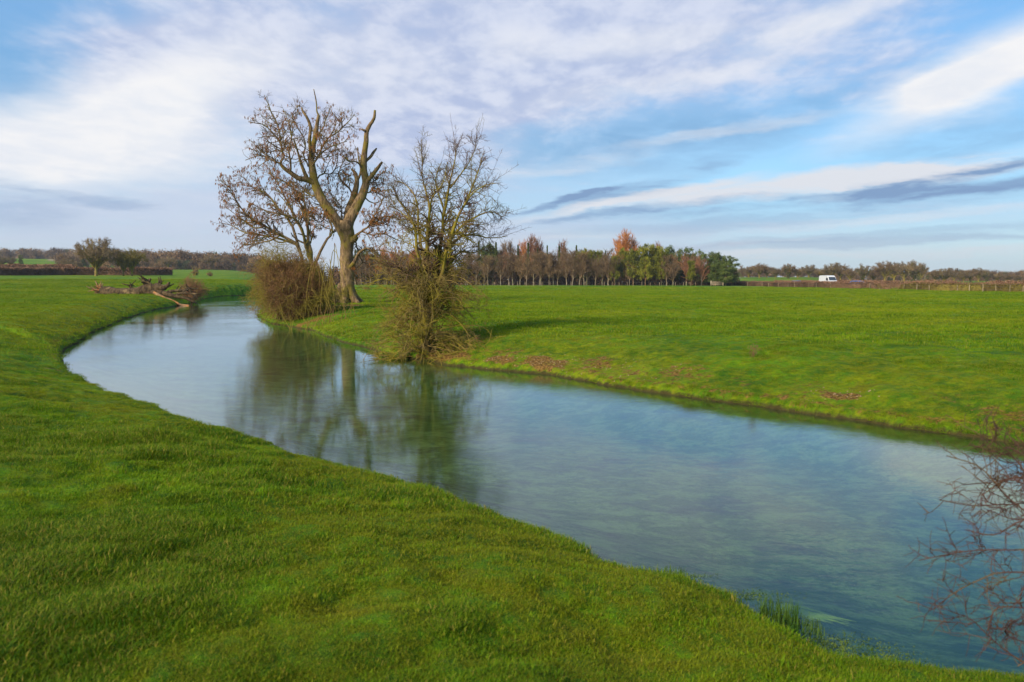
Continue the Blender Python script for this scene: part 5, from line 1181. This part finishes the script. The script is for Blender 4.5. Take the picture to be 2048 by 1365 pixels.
# ------------------------------------------------------------------ vehicles
def extrude_profile(prof, w, taper=None):
    """side profile (x,z) list extruded over y, rounded by insetting the outer section"""
    P = np.array(prof, float); n = len(P); c = P.mean(0); secs = []
    for y, s in ((-w / 2, .93), (-w / 2 + .05, .985), (-w / 2 + .14, 1.0), (w / 2 - .14, 1.0), (w / 2 - .05, .985), (w / 2, .93)):
        Q = c + (P - c) * s
        yy = np.full(n, y)
        if taper is not None: yy = y * (1 - taper * np.clip((P[:, 1] - 1.0) / 1.4, 0, 1))
        secs.append(np.stack([Q[:, 0], yy, Q[:, 1]], 1))
    V = np.concatenate(secs); F4 = []
    for k in range(5):
        for i in range(n): j = (i + 1) % n; F4.append((k * n + i, k * n + j, (k + 1) * n + j, (k + 1) * n + i))
    return V, F4, n
def poly_obj(name, V, faces, m, parent, smooth=False):
    me = bpy.data.meshes.new(name); me.from_pydata([tuple(v) for v in V], [], faces); me.update(); me.materials.append(m)
    o = link(name, me, parent)
    if smooth:
        for p in me.polygons: p.use_smooth = True
    return o
def body_obj(prof, w, m, parent, taper=None):
    V, F4, n = extrude_profile(prof, w, taper); F4 = F4 + [tuple(range(n)), tuple(reversed(range(5 * n, 6 * n)))]
    o = poly_obj('body', V, F4, m, parent); b = o.modifiers.new('bevel', 'BEVEL'); b.width = .03; b.segments = 2; b.limit_method = 'ANGLE'; return o
def disc(name, c, r, wd, m, parent, n=20):
    V = []; 
    for y, s in ((-wd / 2, .86), (-wd / 2 + .03, 1), (wd / 2 - .03, 1), (wd / 2, .86)): V += [(c[0] + r * s * math.cos(a * 2 * math.pi / n), c[1] + y, c[2] + r * s * math.sin(a * 2 * math.pi / n)) for a in range(n)]
    Fc = [(k * n + i, k * n + (i + 1) % n, (k + 1) * n + (i + 1) % n, (k + 1) * n + i) for k in range(3) for i in range(n)] + [tuple(range(n)), tuple(reversed(range(3 * n, 4 * n)))]
    return poly_obj(name, V, Fc, m, parent)
def boxo(name, lo, hi, m, parent):
    V = [(x, y, z) for x in (lo[0], hi[0]) for y in (lo[1], hi[1]) for z in (lo[2], hi[2])]
    o = poly_obj(name, V, [(0, 1, 3, 2), (4, 6, 7, 5), (0, 4, 5, 1), (2, 3, 7, 6), (0, 2, 6, 4), (1, 5, 7, 3)], m, parent); b = o.modifiers.new('bevel', 'BEVEL'); b.width = .02; b.segments = 2; return o
def slab(name, pts, thick, m, parent):
    """polygon pts (3D) thickened along its normal"""
    P = [Vector(p) for p in pts]; nn = (P[1] - P[0]).cross(P[2] - P[0]).normalized() * thick; n = len(P)
    V = P + [p + nn for p in P]; return poly_obj(name, V, [tuple(reversed(range(n))), tuple(range(n, 2 * n))] + [(i, (i + 1) % n, n + (i + 1) % n, n + i) for i in range(n)], m, parent)
def wheel(c, r, parent):
    t = disc('wheel', c, r, .22, M['tyre'], parent); disc('rim', c, r * .62, .235, M['steel'], t)
def road_pose(px, lane):
    A = offset_line(HA, lane); xs = [CX + F * p.x / p.y for p in A]
    i = max(k for k in range(len(xs) - 1) if xs[k] <= px); f = (px - xs[i]) / (xs[i + 1] - xs[i]); p = A[i].lerp(A[i + 1], f); d = A[i + 1] - A[i]
    return Vector((p.x, p.y, gz(p.x, p.y) + .08)), math.atan2(d.y, d.x)
def van():
    p, a = road_pose(1660, 8.0); r = empty('panel_van', p, 'white high-roofed panel van driving right behind the roadside hedge', 'van', None, a + .18)
    prof = [(-2.9, .35), (-2.92, 1.2), (-2.88, 2.35), (-2.75, 2.58), (-2.3, 2.66), (.6, 2.66), (1.15, 2.58), (1.45, 2.35), (2.05, 1.50), (2.75, 1.22), (2.95, 1.0), (3.0, .55), (2.9, .32)]
    body_obj(prof, 2.0, M['white'], r, .06)
    slab('windscreen', [(1.50, -.78, 2.27), (2.06, -.86, 1.52), (2.06, .86, 1.52), (1.50, .78, 2.27)], .03, M['glass'], r)
    for s in (-1, 1):
        pts = [(.75, s * .985, 1.50), (1.92, s * .985, 1.46), (1.5, s * .955, 2.10), (.82, s * .955, 2.16)]
        if s > 0: pts.reverse()
        slab('side_window', pts, .03, M['glass'], r)
        for x in (1.95, -1.9): wheel((x, s * .9, .34), .34, r)
        boxo('headlight', (2.72, s * .78 - .16, .82), (2.99, s * .78 + .16, 1.08), M['lamp'], r); boxo('mirror', (1.70, s * 1.10 - .09, 1.5), (1.82, s * 1.10 + .09, 1.85), M['plastic'], r)
        boxo('tail_light', (-2.96, s * .9 - .07, .9), (-2.86, s * .9 + .07, 1.5), M['redlamp'], r)
        boxo('sill_strip', (-1.4, s * 1.0 - .015, .62), (1.4, s * 1.0 + .015, .74), M['plastic'], r)
    boxo('bumper', (2.86, -.92, .36), (3.06, .92, .66), M['plastic'], r); boxo('grille', (2.9, -.45, .74), (3.0, .45, .98), M['plastic'], r)
def car(px, lane, label):
    p, a = road_pose(px, lane); r = empty('blue_car', p, label, 'car', None, a)
    lower = [(-2.1, .28), (-2.15, .75), (-2.05, .95), (-1.75, 1.0), (-1.35, 1.38), (-.95, 1.47), (.1, 1.46), (.55, 1.36), (1.15, .98), (1.85, .86), (2.12, .70), (2.18, .42), (2.1, .25)]
    body_obj(lower, 1.76, M['blue'], r, .25)
    slab('windscreen', [(.60, -.60, 1.345), (1.14, -.72, 1.01), (1.14, .72, 1.01), (.60, .60, 1.345)], .02, M['glass'], r)
    slab('rear_window', [(-1.73, -.66, 1.04), (-1.38, -.60, 1.37), (-1.38, .60, 1.37), (-1.73, .66, 1.04)], .02, M['glass'], r)
    for s in (-1, 1):
        pts = [(-1.25, s * .88, 1.0), (.9, s * .88, .98), (.42, s * .825, 1.32), (-1.05, s * .825, 1.36)]
        if s > 0: pts.reverse()
        slab('side_window', pts, .02, M['glass'], r)
        for x in (1.35, -1.3): wheel((x, s * .80, .31), .31, r)
        boxo('headlight', (1.86, s * .66 - .16, .62), (2.14, s * .66 + .16, .78), M['lamp'], r); boxo('tail_light', (-2.17, s * .66 - .14, .72), (-2.05, s * .66 + .14, .9), M['redlamp'], r)
van()
car(1716, 5.6, 'blue car passing low behind the hedge to the right of the white van')
car(1594, 5.6, 'distant blue car whose roof shows above the hedge left of the white van')
# ------------------------------------------------------------------ waterside details
def small_details():
    rng = np.random.default_rng(91)
    # mossy debris raft under the hawthorn
    h = at(790, 717, 0.0); root = empty('debris_raft', h, 'mossy heap of twigs caught in the water under the thorn tree', 'debris'); L = []
    for k in range(150):
        a = rng.normal() * .35 + .15; L_ = rng.uniform(.2, .9); c = np.array([h.x + rng.uniform(-.50, .62), h.y + rng.normal() * .22, rng.uniform(-.02, .16)]); d = np.array([math.cos(a), math.sin(a), rng.normal() * .12]) * L_ / 2
        L.append((np.array([c - d, c + rng.normal(size=3) * .03, c + d]), np.array([.007, .011, .005])))
    g = grp(L); g[0][:, :, 2] = np.maximum(g[0][:, :, 2], -.03)
    c = np.stack([h.x + rng.uniform(-.48, .5, 420), h.y + rng.normal(size=420) * .2, rng.random(420) ** 2 * .18 - .01], 1)
    tree_parts(root, [('twigs', [(g[0], g[1], 4)], M['haw']), ('moss', cards(rng, c, .055, 0, .8, 6, .03), M['moss'])])
    # cut-bank dead twigs right of the hawthorn foot
    h = hit(915, 708); root = empty('twig_pile', h, 'tangle of dead twigs on the earth bank right of the thorn tree foot', 'debris'); L = []
    for k in range(110):
        c = np.array([h.x + rng.normal() * .55, h.y + rng.normal() * .4, 0]); c[2] = gz(c[0], c[1]) + rng.uniform(.0, .30); a = rng.random() * 6.28; d = np.array([math.cos(a), math.sin(a), rng.normal() * .5]) * rng.uniform(.1, .4)
        L.append((np.array([c - d, c + rng.normal(size=3) * .05, c + d]), np.array([.006, .009, .004])))
    g = grp(L); tree_parts(root, [('twigs', [(g[0], g[1], 4)], M['bush'])])
    # reeds under the large bush
    h = hit(640, 652); root = empty('dead_reeds', h, 'straw-coloured dead stalks at the right foot of the large bush', 'reeds'); L = []
    for k in range(40):
        b = np.array([h.x + rng.normal() * .8, h.y + rng.normal() * .35, 0]); b[2] = gz(b[0], b[1]); b[2] = max(b[2], 0); t = b + np.array([rng.normal() * .35, rng.normal() * .2, rng.uniform(.5, 1.3)])
        L.append((np.array([b, (b + t) / 2 + rng.normal(size=3) * .05, t]), np.array([.014, .011, .006])))
    g = grp(L); tree_parts(root, [('stalks', [(g[0], g[1], 3)], M['bush'])])
    # rush clumps at the near water edge
    for (px, py, n, ht, sp, lab) in [(1555, 1250, 240, .22, .16, 'tuft of tall dark rushes on the near bank edge'), (1610, 1280, 110, .17, .14, 'thinner rush tuft right of the tall dark rushes'), (1345, 1150, 90, .10, .13, 'short grassy clump beside the cress at the near bank')]:
        h = hit(px, py); V, q, t, tone = tuft_mesh(rng, n, sp, ht * .5, ht, .006, .35)
        o = link('rush_clump', mk_mesh('rush_clump', V, q, t, [M['rush']], False, {'tone': tone}), None, h); tag(o, lab, 'rushes')
    for (px, py, n, sx, sy, lab) in [(1325, 1152, 520, .17, .05, 'bright cress patch floating along the near bank'), (1650, 1290, 600, .22, .09, 'pale cress raft in the shallows below the rushes'), (1760, 1312, 260, .15, .06, 'small pale cress patch near the bottom right bank'), (1460, 1190, 420, .22, .06, 'leafy cress mat hugging the near bank left of the rushes'), (1580, 1245, 120, .1, .04, 'little cress sprigs at the foot of the rushes')]:
        h = at(px, py, .01); c = np.stack([h.x + rng.normal(size=n) * sx, h.y + rng.normal(size=n) * sy, .004 + rng.random(n) ** 3 * .018], 1)
        V, Q = cards(rng, c, .011, .6, .8, 3, .010); V[:, 2] = np.maximum(V[:, 2], .002)
        o = link('water_cress', mk_mesh('water_cress', V - np.array(h), Q, None, [M['cress']]), None, h); tag(o, lab, 'water plant')
    # trailing weed
    for (px, py, dx, dy, n, lab) in [(1570, 1214, 125, 30, 46, 'pale green weed streaming just under the surface near the rushes'), (1600, 1224, 60, 20, 20, 'shorter strand of pale weed below the streaming weed')]:
        a = at(px, py, 0); b = at(px + dx, py + dy, 0); L = []
        for k in range(n):
            s = np.array([a.x + rng.normal() * .04, a.y + rng.normal() * .035, -.006]); e = np.array([b.x + rng.normal() * .08, b.y + rng.normal() * .04, -.010]); q = rng.uniform(.5, 1); e = s + (e - s) * q
            m = (s + e) / 2 + np.array([rng.normal() * .02, rng.normal() * .02, 0]); L.append((np.array([s, m, e]), np.array([.003, .004, .0015])))
        g = grp(L); V, Q = tubes([(g[0], g[1], 4)]); o = link('trailing_weed', mk_mesh('trailing_weed', V - np.array(a), Q, None, [M['weed']]), None, a); tag(o, lab, 'water plant')
    # loose flints on the broken far bank
    V, Q = [], []
    nst = 0
    for (px, py, n, sx) in [(1000, 722, 50, .5), (1090, 727, 90, .7), (1200, 740, 40, .8), (1680, 796, 40, .35), (1310, 752, 30, .9)]:
        h = hit(px, py)
        for k in range(n):
            x = h.x + rng.normal() * sx; y = h.y - .35 * (x - h.x) + rng.normal() * .22; r = rng.uniform(.008, .026); z = gz(x, y) + r * .3
            a = rng.random(6) * .5 + .75; p = np.array([[a[0], 0, 0], [0, a[1], 0], [-a[2], 0, 0], [0, -a[3], 0], [0, 0, a[4] * .7], [0, 0, -.6]]) * r
            V.append(p + np.array([x, y, z])); o_ = nst * 6; Q += [(o_ + i, o_ + j, o_ + 4) for i, j in ((0, 1), (1, 2), (2, 3), (3, 0))] + [(o_ + j, o_ + i, o_ + 5) for i, j in ((0, 1), (1, 2), (2, 3), (3, 0))]; nst += 1
    o = link('bank_flints', mk_mesh('bank_flints', np.concatenate(V), None, Q, [M['stone']])); tag(o, 'pale flints scattered over the broken earth of the far bank', 'stones', kind='stuff')
    # dock-like small dead plant standing on the far bank
    h = hit(1507, 716); root = empty('dead_dock_plant', h, 'small dead reddish weed standing in the grass of the far meadow', 'plant')
    g = dome_bush(rng, tuple(h), .17, .17, .20, 12, 70, 220, M['red'], .004, 0); g = [(q[0], np.minimum(q[1], .0022), q[2]) for q in g]
    tree_parts(root, [('stems', [g[0]], M['tan']), ('seed_heads', g[1:], M['tan'])])
small_details()

# ------------------------------------------------------------------ thin winter haze
def haze():
    me = bpy.data.meshes.new('haze'); a, z0, z1_ = 2600.0, -2.5, 55.0
    V = [(x, y, z) for x in (-a, a) for y in (-a, a) for z in (z0, z1_)]
    me.from_pydata(V, [], [(0, 1, 3, 2), (4, 6, 7, 5), (0, 4, 5, 1), (2, 3, 7, 6), (0, 2, 6, 4), (1, 5, 7, 3)]); me.update()
    m = bpy.data.materials.new('haze'); m.use_nodes = True; nt = m.node_tree; nt.nodes.clear()
    out = nt.nodes.new('ShaderNodeOutputMaterial'); v = nt.nodes.new('ShaderNodeVolumePrincipled')
    v.inputs['Color'].default_value = (0.80, 0.87, 0.95, 1); v.inputs['Density'].default_value = 0.00014; v.inputs['Anisotropy'].default_value = 0.2
    nt.links.new(v.outputs[0], out.inputs['Volume']); me.materials.append(m); o = link('haze', me); tag(o, kind='stuff')
haze()
